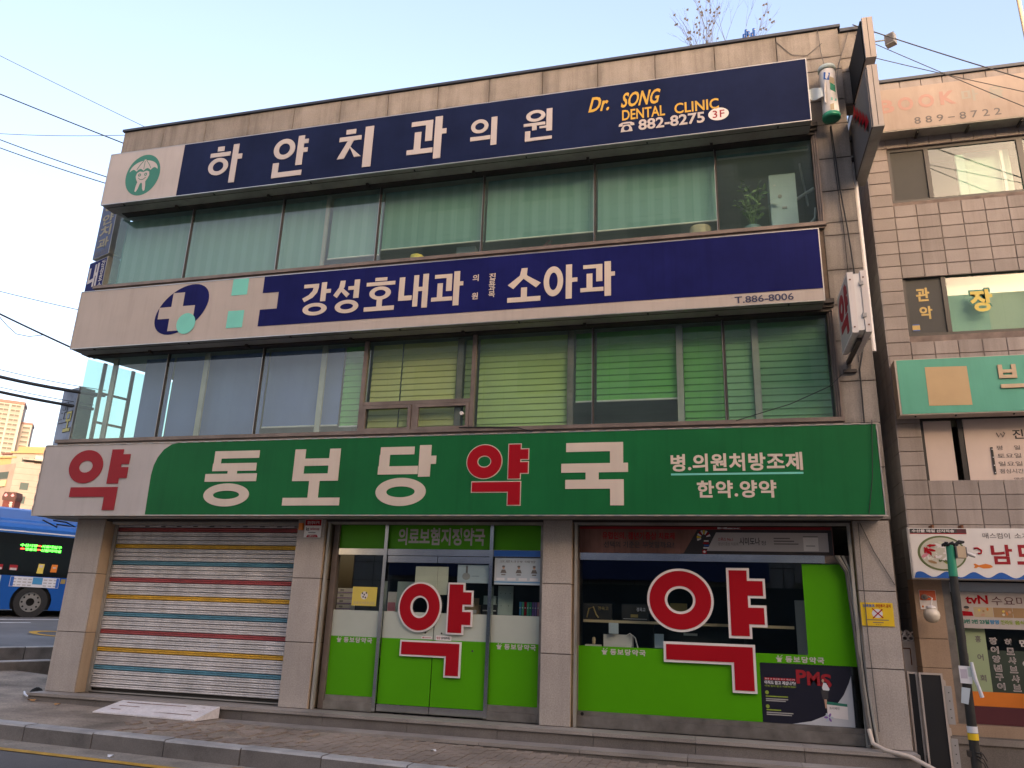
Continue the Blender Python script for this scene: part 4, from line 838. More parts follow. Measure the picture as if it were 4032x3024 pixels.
MB().tube([(-10.70, -.1, 2.90), (-10.6, -.05, 2.85), (-10.46, -.02, 2.79), (-10.5, 0, 2.84), (-10.3, 0, 2.82), (-10.12, .0, 2.80), (-10.3, -.02, 2.87), (-10.55, -.03, 2.90)], .012, 5).build('cable_tangle', 'cable', None, 'black tangle of cables under the left end of the green sign', 'cable')
wire('cable', 'loose black wire lying along the sill above the green sign', [(-3.6, -.08, 4.262), (-3.1, -.09, 4.25), (-2.7, -.1, 4.225), (-2.4, -.3, 4.10)], .008)
# ================================================================ RAMP, LITTER AND THINGS ON THE PAVEMENT
RP = thing('threshold_ramp', 'worn white metal ramp with three slots in front of the striped shutter', 'ramp', (-7.6, -.6, H(-7.6, -.6)))
m = MB(); a = [(-8.42, -.84), (-6.86, -.76), (-6.80, -.30), (-8.40, -.30)]
top = [Vector((x, y, (H(x, y) + .012) if i < 2 else .30)) for i, (x, y) in enumerate(a)]; bot = [Vector((x, y, H(x, y) - .005)) for x, y in a]
m.add(top + bot, [(0, 1, 2, 3), (7, 6, 5, 4)] + [(i, i+4, (i+1) % 4 + 4, (i+1) % 4) for i in range(4)]); m.build('plate', 'ramp_metal', RP)
for t in (.25, .52, .79):
    p0 = top[0].lerp(top[3], t); p1 = top[1].lerp(top[2], t); q0 = p0.lerp(p1, .10); q1 = p0.lerp(p1, .90); d = (top[3]-top[0]).normalized()*.022
    MB().add([q0 + Z*.006, q1 + Z*.006, q1 + d + Z*.006, q0 + d + Z*.006], [(0, 1, 2, 3)]).build('slot', 'rust', RP)
rv = MB(); rs = random.Random(11)
for i in range(46):
    for j in range(9):
        s_ = .03 + .94*i/46; t_ = .06 + .9*j/9 + (.04 if i % 2 else 0)
        if min(abs(t_ - q) for q in (.255, .525, .795)) < .03: continue
        c = top[0].lerp(top[3], t_).lerp(top[1].lerp(top[2], t_), s_)
        e = (top[1]-top[0]).normalized()*.008; f = (top[3]-top[0]).normalized()*.012
        rv.add([c - e, c + f*.3 - Z*0, c + e, c - f*.3, c + Z*.005], [(0, 3, 4), (3, 2, 4), (2, 1, 4), (1, 0, 4)])
o = rv.build('raised_stud', 'ramp_metal', RP); o['kind'] = 'stuff'
def leaf_at(x, y, s, rot, mat, name, label, cat, off=0.0):
    z = H(x, y) + off; m = MB(); P = []
    for i in range(9):
        t = 2*math.pi*i/9; r = s*(1 + .3*math.sin(3*t)); P.append(Vector((x + r*math.cos(t + rot), y + .7*r*math.sin(t + rot), z + .008 + .012*math.cos(2*t))))
    m.add(P + [Vector((x, y, z + .02))], [(i, (i+1) % 9, 9) for i in range(9)]); return m.build(name, mat, None, label, cat)
leaf_at(-5.05, -2.45, .07, .4, 'dry_leaf', 'dry_leaf', 'dry orange leaf lying in the gutter', 'leaf', -.16)
leaf_at(-3.3, -1.2, .035, 1.1, 'paper', 'paper_scrap', 'white paper scrap on the pavers before the door', 'litter')
leaf_at(-6.62, -2.52, .04, .2, 'paper', 'paper_scrap', 'white paper scrap lying beside the yellow line', 'litter', -.16)
leaf_at(-9.95, -.35, .07, .9, 'dry_leaf', 'dry_leaf', 'brown dead leaf below the left pier', 'leaf')
leaf_at(-9.35, -.5, .05, .1, 'dry_leaf', 'dry_leaf', 'small curled leaf in front of the plinth left of the ramp', 'leaf')
m = MB().lathe((-10.35, .12, H(-10.35, .12)), [(.0, 0), (.09, .0), (.10, .05), (.07, .10), (.03, .12), (0, .12)], 10)
for v in m.v: v += Vector((random.uniform(-.02, .02), random.uniform(-.02, .02), random.uniform(-.01, .01)))
m.build('refuse_bag', 'vent_black', None, 'small black refuse bag by the foot of the left pier', 'bag')
m = MB().tube([(-10.75, .28, H(-10.75, .28) + .02), (-10.4, -.05, H(-10.4, 0) + .03), (-10.15, -.2, H(-10.1, -.2) + .02)], .015, 5)
m.build('stick', 'paper', None, 'pale broken stick beside the black refuse bag', 'litter')

# ================================================================ INSIDE THE WINDOWS
def pot_plant(name, label, loc, s, pm, fm, seed, n=70):
    rs = random.Random(seed); o = thing(name, label, 'plant', loc); x, y, z = loc
    MB().lathe(loc, [(0, 0), (.09*s, 0), (.13*s, .08*s), (.14*s, .16*s), (.12*s, .22*s), (.125*s, .24*s), (.10*s, .235*s), (0, .23*s)], 18).build('pot', pm, o)
    st = MB(); lf = MB()
    for i in range(14):
        a = rs.uniform(0, 6.28); r = rs.uniform(.05, .30)*s; h = rs.uniform(.35, .8)*s
        P = [(x, y, z + .23*s), (x + r*.4*math.cos(a), y + r*.4*math.sin(a), z + .23*s + h*.5), (x + r*math.cos(a), y + r*math.sin(a)*.6, z + .23*s + h)]
        st.tube(P, [.006*s, .005*s, .003*s], 4)
        for k in range(n//14):
            t = rs.uniform(.4, 1.05); c = Vector(P[1]).lerp(Vector(P[2]), (t - .5)*2) if t > .5 else Vector(P[0]).lerp(Vector(P[1]), t*2)
            d = Vector((rs.uniform(-1, 1), rs.uniform(-.7, .7), rs.uniform(-.5, .9))).normalized(); w = d.cross(Vector((rs.uniform(-1, 1), rs.uniform(-1, 1), rs.uniform(-1, 1)))).normalized(); L_ = rs.uniform(.07, .15)*s
            lf.add([c, c + d*L_*.5 + w*L_*.22, c + d*L_, c + d*L_*.5 - w*L_*.22], [(0, 1, 2, 3)])
    st.build('stem', fm, o); lf.build('foliage', fm, o)
pot_plant('potted_plant', 'leafy green plant in a blue pot behind the third floor right window', (.70, .42, 7.10), 1.0, 'pot_blue', 'leaf', 2, 130)
pot_plant('potted_plant', 'small flowering plant on the third floor sill below the blind', (-2.45, .45, 7.06), .42, 'pot_tan', 'pink', 4, 60)
CB = thing('metal_cabinet', 'tall pale metal cabinet behind the third floor right window', 'cabinet', (1.16, .6, 7.03))
part('body', 'cabinet', CB, (.98, 1.36, .42, .80, 7.03, 8.20)); part('door', 'cabinet', CB, (1.0, 1.34, .405, .419, 7.06, 7.72)); part('handle', 'grey_plastic', CB, (1.14, 1.21, .39, .404, 7.60, 7.63)); MB().disc(Fr((1.12, .415, 7.82)), 0, 0, .03, .03, 0, .01, 14).build('gauge', 'grey_plastic', CB); part('label', 'paper', CB, (1.04, 1.07, .412, .418, 8.0, 8.03))
part('plinth', 'grey_plastic', CB, (.96, 1.38, .41, .81, 7.03, 7.05))
wire('pipe', 'bent white pipe behind the third floor right window', [(1.37, .55, 7.82), (1.5, .5, 7.88), (1.62, .5, 7.95)], .025, 'white_plastic', k=8)
wire('pipe', 'white trap pipe curving below the other pipe behind the third floor window', [(1.37, .55, 7.38), (1.52, .5, 7.36), (1.60, .5, 7.45), (1.62, .5, 7.62)], .022, 'white_plastic', k=8)
wire('pipe', 'upright fluorescent tube behind the third floor right window', [(1.46, .6, 8.46), (1.53, .6, 7.72)], .016, 'white_paint', k=8)
def cup(name, label, x, z, r, h, mat, handle=True):
    o = thing(name, label, 'cup', (x, .38, z)); MB().lathe((x, .38, z), [(0, 0), (r*.8, 0), (r, h*.4), (r*1.02, h), (r*.94, h), (r*.9, h*.3), (0, h*.1)], 18).build('bowl', mat, o)
    if handle: MB().tube([(x + r*.95, .36, z + h*.8), (x + r*1.45, .36, z + h*.75), (x + r*1.5, .36, z + h*.4), (x + r*.9, .36, z + h*.2)], .008, 5).build('handle', mat, o)
cup('mug', 'cream patterned mug on the third floor sill under the fourth blind', -4.32, 7.12, .09, .14, 'cup_cream'); cup('mug', 'plain pale cup on the third floor sill under the fifth blind', -3.21, 7.12, .075, .12, 'cup_cream', False)
cup('planter', 'yellow planter on the third floor sill left of the mug', -4.66, 7.12, .11, .22, 'dog_yellow', False); cup('planter', 'tan planter on the third floor sill near the right window', -.06, 7.12, .16, .26, 'pot_tan', False)
for w_, x in (('leftmost', -1.02), ('middle', -.93), ('rightmost', -.85)): cup('tea_cup', w_ + ' of three tiny white cups on the third floor sill', x, 7.10, .035, .055, 'white_plastic', False)
part('tap_unit', 'paper_blue', None, (-3.98, -3.66, .4, .6, 7.05, 7.45)); o = bpy.data.objects['tap_unit']; o['label'] = 'blue and white appliance on the third floor sill beside the mug'; o['category'] = 'appliance'
# -- pharmacy stock
def prop(name, label, cat, mat, *boxes, group=None):
    o = part(name, mat, None, *boxes); o['label'] = label; o['category'] = cat
    if group: o['group'] = group
    return o
SHF = thing('display_shelf', 'long dark shelf behind the display window', 'shelf', (-.3, .6, .3))
part('board', 'pot_tan', SHF, (-1.83, .9, .45, .75, 1.60, 1.635)); part('counter', 'interior_floor', SHF, (-1.83, 1.55, .42, .9, 1.20, 1.27)); part('base', 'interior_dark', SHF, (-1.83, 1.55, .46, .88, .305, 1.20))
for x in (-.9, .3): part('upright', 'interior_dark', SHF, (x - .015, x + .015, .6, .74, 1.27, 1.599))
SH2 = thing('entrance_counter', 'pale counter behind the entrance glazing', 'counter', (-4, 1.0, .3)); part('top', 'interior_wall', SH2, (-5.45, -4.75, .42, .9, 1.60, 1.65), (-3.08, -2.25, .42, .9, 1.60, 1.65)); part('base', 'interior_wall', SH2, (-5.42, -4.78, .45, .88, .305, 1.60), (-3.05, -2.27, .45, .88, .305, 1.60))
for x0, x1, lab, l2 in ((-1.84, -1.45, 'black gift box with golden drawing on the display shelf', '경옥고'), (-1.31, -.95, 'black gift box with white lettering on the display shelf', '경옥고')):
    b = thing('gift_box', lab, 'box', ((x0 + x1)/2, .56, 1.636)); part('carton', 'black_frame', b, (x0, x1, .5, .62, 1.637, 1.85)); f5 = Fr((0, .498, 0)); text(l2, (x0 + .2, x1 - .04, 1.76, 1.81), f5, .002, 'gold' if x0 < -1.5 else 'paper', b, bold=.01)
    if x0 < -1.5: MB().tube([f5(x0 + .05, 1.66, .004), f5(x0 + .08, 1.78, .004), f5(x0 + .14, 1.80, .004), f5(x0 + .18, 1.70, .004), f5(x0 + .21, 1.66, .004)], .009, 5).build('drawing', 'gold', b)
    else: print_rect(f5, x0 + .12, x0 + .22, 1.68, 1.72, .002, 'gold', b); print_rect(f5, x0 + .02, x1 - .02, 1.655, 1.665, .002, 'grey_plastic', b)
prop('carton', 'yellow carton seen through the ring of the big red letter', 'box', 'gold', (-.66, -.44, .5, .6, 1.637, 1.88))
WB = thing('white_appliance', 'white box with a bent cable on the counter behind the display window', 'appliance', (-1.36, .56, 1.27)); part('case', 'white_plastic', WB, (-1.56, -1.17, .5, .66, 1.272, 1.45)); MB().tube([(-1.25, .49, 1.44), (-1.20, .47, 1.47), (-1.13, .46, 1.42), (-1.09, .46, 1.28)], .008, 6).build('cable', 'white_plastic', WB)
TR = thing('tray', 'white tray with a small upright pestle on the counter', 'tray', (-1.70, .55, 1.27)); part('dish', 'white_plastic', TR, (-1.81, -1.60, .48, .62, 1.272, 1.31)); MB().lathe((-1.70, .54, 1.31), [(0, 0), (.02, 0), (.025, .06), (.02, .09), (0, .1)], 10).build('pestle', 'pot_tan', TR)
prop('price_card', 'small white price card hanging under the display shelf', 'card', 'paper_blue', (-1.48, -1.35, .44, .445, 1.46, 1.60)); prop('price_card', 'white leaflet behind the display window near the counter', 'card', 'paper_blue', (-.87, -.75, .44, .445, 1.30, 1.48))
prop('door_panel', 'pale grey standing panel at the right of the display window', 'panel', 'grey_plastic', (.93, 1.05, .5, .53, 1.28, 1.96))
MN = thing('monitor', 'black monitor standing on the counter behind the display window', 'monitor', (-.3, .7, 1.27)); part('screen', 'black_panel', MN, (-.68, .1, .66, .70, 1.30, 1.52)); part('stand', 'black_frame', MN, (-.35, -.2, .64, .76, 1.271, 1.299)); part('paper_tag', 'paper', MN, (-.5, -.32, .655, .659, 1.47, 1.50))
for k, z in enumerate((1.652, 1.73, 1.81, 1.89)):
    w = (.23, .24, .24, .25)[k]; o = thing('mask_box', ('lowest', 'second lowest', 'second highest', 'topmost')[k] + ' white mask box of the stack behind the left entrance pane', 'box', (-5.47 + w/2, .54, z)); part('carton', 'white_plastic', o, (-5.56, -5.56 + w, .46, .60, z + .001, z + .074)); part('band', 'purple', o, (-5.56, -5.56 + w, .457, .459, z + .008, z + .02)); print_rect(Fr((0, .459, 0)), -5.52, -5.46, z + .03, z + .06, .001, 'grey_plastic', o)
YN = thing('paper_notice', 'yellow paper notice with spotted animal on the left entrance pane', 'notice', (-5.0, .19, 1.71)); FN = Fr((0, .195, 0)); part('sheet', 'dog_yellow', YN, (-5.19, -4.805, .195, .199, 1.715, 1.98)); print_poly(FN, ell(-5.0, 1.86, .055, .055, 16), .002, 'white_plastic', YN)
for dx, dz in ((-.03, .03), (.03, .035), (-.015, -.02), (.02, -.03), (0, .01)): print_poly(FN, ell(-5.0 + dx, 1.86 + dz, .012, .014, 10), .003, 'ink', YN)
text('동물의약품취급점', (-5.16, -4.83, 1.735, 1.775), FN, .002, 'pot_tan', YN, bold=.01)
NP = thing('paper_sheet', 'two joined blank paper sheets taped behind the glass doors', 'paper', (-4.0, .22, 1.91)); part('sheet', 'cup_cream', NP, (-4.24, -3.905, .222, .225, 1.93, 2.285)); part('sheet', 'cup_cream', NP, (-3.90, -3.74, .222, .226, 1.90, 2.285))
GP = thing('display_stand', 'pale grey display stand behind the left door leaf', 'stand', (-4.48, .55, .3)); part('panel', 'pale_mint', GP, (-4.62, -4.36, .5, .52, 1.0, 2.08)); part('foot', 'grey_plastic', GP, (-4.64, -4.34, .45, .62, .305, .33), (-4.5, -4.47, .5, .52, .33, 1.0))
PK = thing('gift_bag', 'white and pink packet behind the left edge of the door', 'packet', (-4.70, .55, 1.65)); part('bag', 'white_plastic', PK, (-4.76, -4.63, .5, .58, 1.40, 1.93)); part('print', 'pink', PK, (-4.755, -4.635, .497, .499, 1.66, 1.78))
CT = thing('open_carton', 'open brown cardboard box behind the right door leaf', 'box', (-3.45, .55, 1.4)); part('carton', 'cardboard', CT, (-3.56, -3.36, .5, .66, 1.35, 1.78)); part('flap', 'cardboard', CT, (-3.55, -3.40, .66, .67, 1.78, 1.88)); part('label', 'paper', CT, (-3.53, -3.38, .497, .499, 1.66, 1.71))
DR = thing('drawer_unit', 'white and dark drawer box behind the right door post', 'box', (-3.2, .55, 1.4)); part('case', 'black_frame', DR, (-3.30, -3.08, .5, .66, 1.35, 1.79)); part('lid', 'pale_mint', DR, (-3.28, -3.10, .49, .66, 1.791, 1.91)); part('rim', 'white_plastic', DR, (-3.29, -3.09, .495, .499, 1.70, 1.715))
P1 = thing('poster', 'pale poster with grey drawing behind the right door leaf', 'poster', (-3.35, .22, 2.07)); F5 = Fr((0, .219, 0)); part('sheet', 'paper_blue', P1, (-3.60, -3.13, .219, .222, 2.07, 2.32)); print_poly(F5, ell(-3.47, 2.16, .06, .05, 20), .001, 'grey_plastic', P1); print_rect(F5, -3.48, -3.45, 2.20, 2.31, .001, 'ink_soft', P1); print_rect(F5, -3.39, -3.28, 2.163, 2.168, .001, 'ink_soft', P1)
P2 = thing('poster', 'pale blue poster with three small figures on the right entrance pane', 'poster', (-2.72, .19, 2.06)); F6 = Fr((0, .198, 0)); part('sheet', 'paper_blue', P2, (-3.05, -2.39, .198, .202, 2.06, 2.425)); print_rect(F6, -3.05, -2.39, 2.085, 2.10, .001, 'tooth_blue', P2)
for x in (-2.92, -2.70, -2.48):
    print_poly(F6, ell(x, 2.29, .018, .022, 14), .002, 'skin', P2); print_poly(F6, [(x - .045, 2.215), (x + .045, 2.215), (x + .025, 2.262), (x - .025, 2.262)], .002, 'ink_soft', P2); print_poly(F6, ell(x, 2.305, .022, .014, 14), .003, 'ink_soft', P2); print_rect(F6, x - .03, x + .03, 2.185, 2.20, .002, 'ink_soft', P2)
text('코로나19 예방', (-2.98, -2.46, 2.355, 2.39), F6, .002, 'ink_soft', P2)
for k in range(4): print_rect(F6, -3.02 + k*.16, -2.9 + k*.16, 2.115, 2.15, .001, 'paper', P2)
AW = thing('shop_awning_strip', 'blue strip with white lettering above the right entrance pane', 'sign', (-2.75, .165, 2.44)); part('strip', 'blue', AW, (-3.06, -2.39, .160, .169, 2.44, 2.52))
PEG = thing('peg_panel', 'white perforated display panel behind the right entrance pane', 'panel', (-2.98, .5, 1.65)); part('panel', 'pale_mint', PEG, (-3.07, -2.85, .5, .52, 1.655, 2.05))
for x, z in ((-3.03, 1.95), (-2.96, 1.95), (-2.89, 1.95), (-3.02, 1.78), (-2.91, 1.78)): MB().disc(Fr((x, .5, z)), 0, 0, .006, .006, 0, .003, 8).build('hole', 'ink', PEG)
for k, mt in enumerate(('tooth_blue', 'tooth_green', 'letter_red', 'tooth_green', 'tape_green', 'purple', 'purple', 'pink')):
    x = -2.74 + k*.037; o = thing('toothbrush_pack', ('blue', 'pale green', 'red', 'bright green', 'dark green', 'left purple', 'right purple', 'pink')[k] + ' toothbrush pack hanging behind the right entrance pane', 'toothbrush', (x, .5, 1.655), 'toothbrush packs on the rack')
    part('handle', mt, o, (x - .010, x + .010, .495, .51, 1.656, 1.74)); part('card', mt, o, (x - .015, x + .015, .511, .515, 1.66, 1.84)); MB().disc(Fr((x, .494, 1.76)), 0, 0, .009, .009, 0, .006, 10).build('head', 'paper', o)
# arrow and "other door" stickers
ST = thing('door_sticker', 'small white sticker with red and black writing between the door leaves', 'sticker', (-3.75, .19, 1.28)); part('film', 'white_rim', ST, (-3.86, -3.635, .190, .1945, 1.285, 1.35)); F7 = Fr((0, .190, 0)); text('옆문', (-3.85, -3.79, 1.30, 1.335), F7, .002, 'letter_red', ST, bold=.01); text('을이용하세요', (-3.78, -3.645, 1.30, 1.335), F7, .002, 'ink', ST, bold=.02)
SA = thing('door_sticker', 'small white sticker with a red arrow pointing left on the door', 'sticker', (-4.0, .19, 1.3)); part('film', 'white_rim', SA, (-4.075, -3.92, .190, .1945, 1.30, 1.332)); print_poly(F7, [(-4.068, 1.316), (-4.04, 1.326), (-4.04, 1.319), (-3.93, 1.319), (-3.93, 1.313), (-4.04, 1.313), (-4.04, 1.306)], .002, 'letter_red', SA)
# pms poster on the display window
PM = thing('window_poster', 'dark window poster with large red letters and a curved white corner', 'poster', (1.0, .19, .5)); part('sheet', 'poster_navy', PM, (.445, 1.50, .1925, .1955, .502, 1.185)); F8 = Fr((0, .1925, 0))
print_poly(F8, [(.78, .503), (1.49, .503), (1.49, 1.08), (1.46, 1.0), (1.39, .86), (1.28, .72), (1.15, .61), (1.0, .545)], .002, 'poster_white', PM)
for ch, u, w in (('P', .86, .12), ('M', .985, .15), ('S', 1.145, .12)): text(ch, (u, u + w, .965 - (u - .86)*.12, 1.125 - (u - .86)*.12), F8, .003, 'letter_red_dull', PM, bold=.035)
print_rect(F8, .485, .85, .99, 1.018, .003, 'letter_red', PM); text('월경 전 증상을 겪고 계십니까', (.49, .845, .994, 1.013), F8, .005, 'paper', PM); text('아직도 참고 계십니까?', (.485, .85, .94, .983), F8, .003, 'paper', PM, bold=.03); text('이제 참지 말고 치료하세요!', (.485, .85, .91, .933), F8, .003, 'print_lime', PM, bold=.02)
for z in (.845, .685): print_poly(F8, ell(.507, z, .022, .022, 18), .003, 'print_lime', PM)
for z, w, mt in ((.795, .26, 'print_lime'), (.765, .26, 'grey_plastic'), (.745, .23, 'grey_plastic'), (.64, .17, 'print_lime'), (.61, .31, 'grey_plastic'), (.588, .29, 'grey_plastic')): print_rect(F8, .49, .49 + w, z, z + .013, .003, mt, PM)
print_poly(F8, [(1.15, .93), (1.17, .99), (1.20, .985), (1.235, .92), (1.225, .90), (1.16, .905)], .006, 'paper', PM, 'printed_figure'); print_poly(F8, ell(1.165, 1.01, .014, .02, 12), .006, 'skin', PM, 'printed_figure'); print_poly(F8, [(1.13, .905), (1.22, .90), (1.21, .80), (1.15, .80)], .006, 'ink', PM, 'printed_figure'); print_poly(F8, [(1.165, .80), (1.195, .80), (1.185, .70), (1.17, .70)], .006, 'skin', PM, 'printed_figure')
print_poly(F8, [(1.19, .60), (1.42, .585), (1.42, .755), (1.19, .775)], .004, 'white_rim', PM); print_poly(F8, [(1.19, .745), (1.42, .73), (1.42, .76), (1.19, .778)], .005, 'logo_green', PM); text('프리페민', (1.215, 1.33, .69, .72), F8, .006, 'ink_soft', PM, bold=.01)
for k in range(6): t = k*1.05; print_poly(F8, ell(1.20 + .03*math.cos(t), .60 + .03*math.sin(t), .024, .012, 10, rot=t), .007 + .0003*k, 'purple' if k % 2 else 'paper_blue', PM)
plain('film_sage', (.27, .34, .19), .5); plain('film_dark', (.035, .05, .035), .35); plain('orange_red', (.55, .10, .03), .5); plain('purple_pale', (.42, .38, .44), .6)
# ================================================================ THE NEIGHBOUR ON THE RIGHT
NB = thing('tiled_building', 'pink tiled building standing to the right across a narrow gap', 'building', (5.6, 5.0, 0))
NX = 2.49
holes = ((2.80, 9, 7.855, 8.80), (2.79, 9, 5.69, 6.66), (2.79, 9, 3.52, 4.50), (2.46, 9, -.5, 2.62))
part('core_wall', 'joint_light', NB, (NX + .012, 8.6, 1.012, 1.2, 8.80, 9.97), (NX + .012, 8.6, 1.012, 1.2, 6.66, 7.855), (NX + .012, 8.6, 1.012, 1.2, 4.50, 5.69), (NX + .012, 8.6, 1.012, 1.2, 2.62, 3.52),
     (NX + .012, 2.80, 1.012, 1.2, 7.855, 8.80), (NX + .012, 2.79, 1.012, 1.2, 5.69, 6.66), (NX + .012, 2.79, 1.012, 1.2, 3.52, 4.50), (NX + .012, NX + .2, 1.2, 9, .0, 9.97), (NX + .2, 8.6, 8.8, 9, 0, 9.97), (8.4, 8.6, 1.2, 8.8, 0, 9.97))
part('roof', 'joint', NB, (NX + .01, 8.6, 1.01, 9.0, 9.97, 10.0)); part('coping', 'coping', NB, (NX - .02, 8.62, .97, 1.25, 10.0, 10.05), (NX - .02, NX + .2, 1.25, 9, 10.0, 10.05))
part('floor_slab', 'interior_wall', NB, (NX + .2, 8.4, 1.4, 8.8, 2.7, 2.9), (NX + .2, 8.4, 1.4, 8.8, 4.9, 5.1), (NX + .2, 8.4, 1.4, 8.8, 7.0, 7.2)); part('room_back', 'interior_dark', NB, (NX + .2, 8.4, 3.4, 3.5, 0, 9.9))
def tile_mesh(w, h, mat):
    m = MB(); c = .006; t = .02
    a = [Vector((x, c, z)) for x, z in ((0, 0), (w, 0), (w, h), (0, h))] + [Vector((x, 0, z)) for x, z in ((c, c), (w-c, c), (w-c, h-c), (c, h-c))] + [Vector((x, t, z)) for x, z in ((0, 0), (w, 0), (w, h), (0, h))]
    m.add(a, [(4, 5, 6, 7)] + [(i, (i+1) % 4, (i+1) % 4 + 4, i+4) for i in range(4)] + [(i+8, (i+1) % 4 + 8, (i+1) % 4, i) for i in range(4)])
    me = m.mesh('tile'); me.materials.append(MATS[mat]); return me
TW, TH, TJ = .305, .2, .007
T1 = tile_mesh(TW - TJ, TH - TJ, 'tile_pink'); stuff = MB(); cnt = 0
signs = ((2.55, 9, 4.48, 5.25), (2.74, 9, 8.96, 9.68), (2.42, 9, 2.28, 2.92))
for r in range(50):
    for c in range(20):
        x0 = NX + c*TW; z0 = 10.0 - (r+1)*TH; xm, zm = x0 + TW/2, z0 + TH/2
        if z0 < 2.6: continue
        if any(h[0] - .02 < xm < h[1] and h[2] - .0 < zm < h[3] + .0 for h in holes): continue
        if any(h[0] + .25 < x0 and h[2] < z0 and z0 + TH < h[3] for h in signs): continue
        w = 1.0
        if x0 + TW > 2.80 and x0 < 2.80 and any(h[2] < zm < h[3] for h in holes[:3]): pass
        if x0 < 5.1:
            o = place(T1, 'tile', (x0 + TJ/2, 1.0 + random.uniform(-.0015, .0015), z0 + TJ/2), NB); cnt += 1
        else: stuff.box(x0 + TJ/2, x0 + TW - TJ/2, 1.0, 1.02, z0 + TJ/2, z0 + TH - TJ/2)
o = stuff.build('tile', 'tile_pink', NB); o['kind'] = 'stuff'
# side wall tiles facing the gap (all of one part, seen only edge-on)
st = MB()
for r in range(49):
    for c in range(14):
        y0 = 1.0 + c*TW; z0 = 10.0 - (r+1)*TH; st.box(NX - .008 + random.uniform(-.001, .001), NX + .012, y0 + TJ/2, y0 + TW - TJ/2, z0 + TJ/2, z0 + TH - TJ/2)
o = st.build('side_tile', 'tile_side', NB); o['kind'] = 'stuff'
# windows of the neighbour
def nwin(z0, z1, x0, split, kind):
    w = part('window', 'black_frame', NB, (x0, 5.6, 1.04, 1.09, z0, z0 + .05), (x0, 5.6, 1.04, 1.09, z1 - .05, z1), (x0, x0 + .045, 1.04, 1.09, z0 + .05, z1 - .05), (split - .03, split + .03, 1.035, 1.085, z0 + .05, z1 - .05), (4.58, 4.66, 1.035, 1.085, z0 + .05, z1 - .05))
    return w
FW = Fr((0, 1.055, 0))
w = nwin(7.855, 8.80, 2.80, 3.35, 3); MB().box(2.845, 3.32, 1.058, 1.064, 7.905, 8.75).build('insect_screen', 'screen_dark', w)
MB().box(3.38, 4.58, 1.058, 1.064, 7.905, 8.75).build('pane', 'glass_up', w); MB().box(3.95, 4.56, 1.30, 1.306, 7.9, 8.76).build('roller_blind', 'blind_sage', w); MB().box(3.78, 3.90, 1.16, 1.2, 7.9, 8.66).build('inner_frame', 'blind_sage', w); MB().box(4.4, 4.44, 1.2, 1.24, 7.9, 8.7).build('inner_frame', 'white_paint', w)
MB().box(4.66, 5.5, 1.058, 1.064, 7.905, 8.75).build('pane', 'glass_up', w)
w = nwin(5.69, 6.66, 2.79, 3.34, 2); MB().box(2.835, 3.31, 1.058, 1.064, 5.74, 6.61).build('insect_screen', 'screen_dark', w); MB().box(3.37, 5.5, 1.058, 1.064, 5.74, 6.61).build('pane', 'glass_up', w); MB().box(3.37, 3.92, 1.20, 1.206, 5.72, 6.64).build('roller_blind', 'blind_sage', w); MB().box(3.92, 5.5, 1.22, 1.226, 5.72, 6.64).build('roller_blind', 'blind_sage_pale', w)
text('관', (2.96, 3.14, 6.24, 6.45), FW, .002, 'gold', w, bold=.03); text('악', (2.98, 3.15, 5.96, 6.16), FW, .002, 'gold', w, bold=.03); print_rect(FW, 2.86, 2.96, 5.80, 5.87, .002, 'gold', w); print_rect(FW, 2.865, 2.955, 5.87, 5.885, .002, 'blue', w); print_rect(FW, 2.865, 2.955, 5.785, 5.80, .002, 'blue', w)
text('장', (3.63, 3.97, 6.0, 6.39), FW, .002, 'logo_green', w, bold=.085); text('장', (3.655, 3.945, 6.025, 6.365), FW, .006, 'dog_yellow', w, bold=.035)
w = nwin(3.52, 4.50, 2.79, 3.29, 1); part('blind_panel', 'white_blind', w, (2.84, 3.19, 1.06, 1.066, 3.58, 4.44)); part('blind_panel', 'white_blind', w, (3.335, 5.5, 1.05, 1.056, 3.56, 4.45))
FH = Fr((0, 1.05, 0)); text('진', (3.92, 4.05, 4.16, 4.29), FH, .003, 'ink', w, bold=.02); text('ద', (3.74, 3.84, 4.19, 4.25), FH, .003, 'ink_soft', w) if False else MB().tube([FH(3.73, 4.25, .004), FH(3.75, 4.19, .004), FH(3.78, 4.24, .004), FH(3.80, 4.19, .004), FH(3.83, 4.24, .004), FH(3.81, 4.26, .004)], .006, 5).build('flourish', 'ink_soft', w)
text('평', (3.70, 3.775, 4.01, 4.072), FH, .003, 'ink_soft', w, bold=.008); text('일', (3.915, 3.985, 4.01, 4.072), FH, .003, 'ink_soft', w, bold=.008)
for t, z in (('토요일', 3.90), ('일요일', 3.79), ('점심시간', 3.69)): text(t, (3.70, 3.985, z, z + .062), FH, .003, 'ink_soft', w, bold=.008)
text('매주 목', (3.86, 4.08, 3.60, 3.635), FH, .003, 'ink_soft', w)
part('handle_bar', 'black_frame', w, (3.63, 3.655, 1.035, 1.047, 3.68, 4.05))
for z in (4.02, 3.91, 3.80, 3.70): MB().disc(Fr((3.6425, 1.034, z)), 0, 0, .008, .008, 0, .004, 8).build('bolt', 'paper', w)
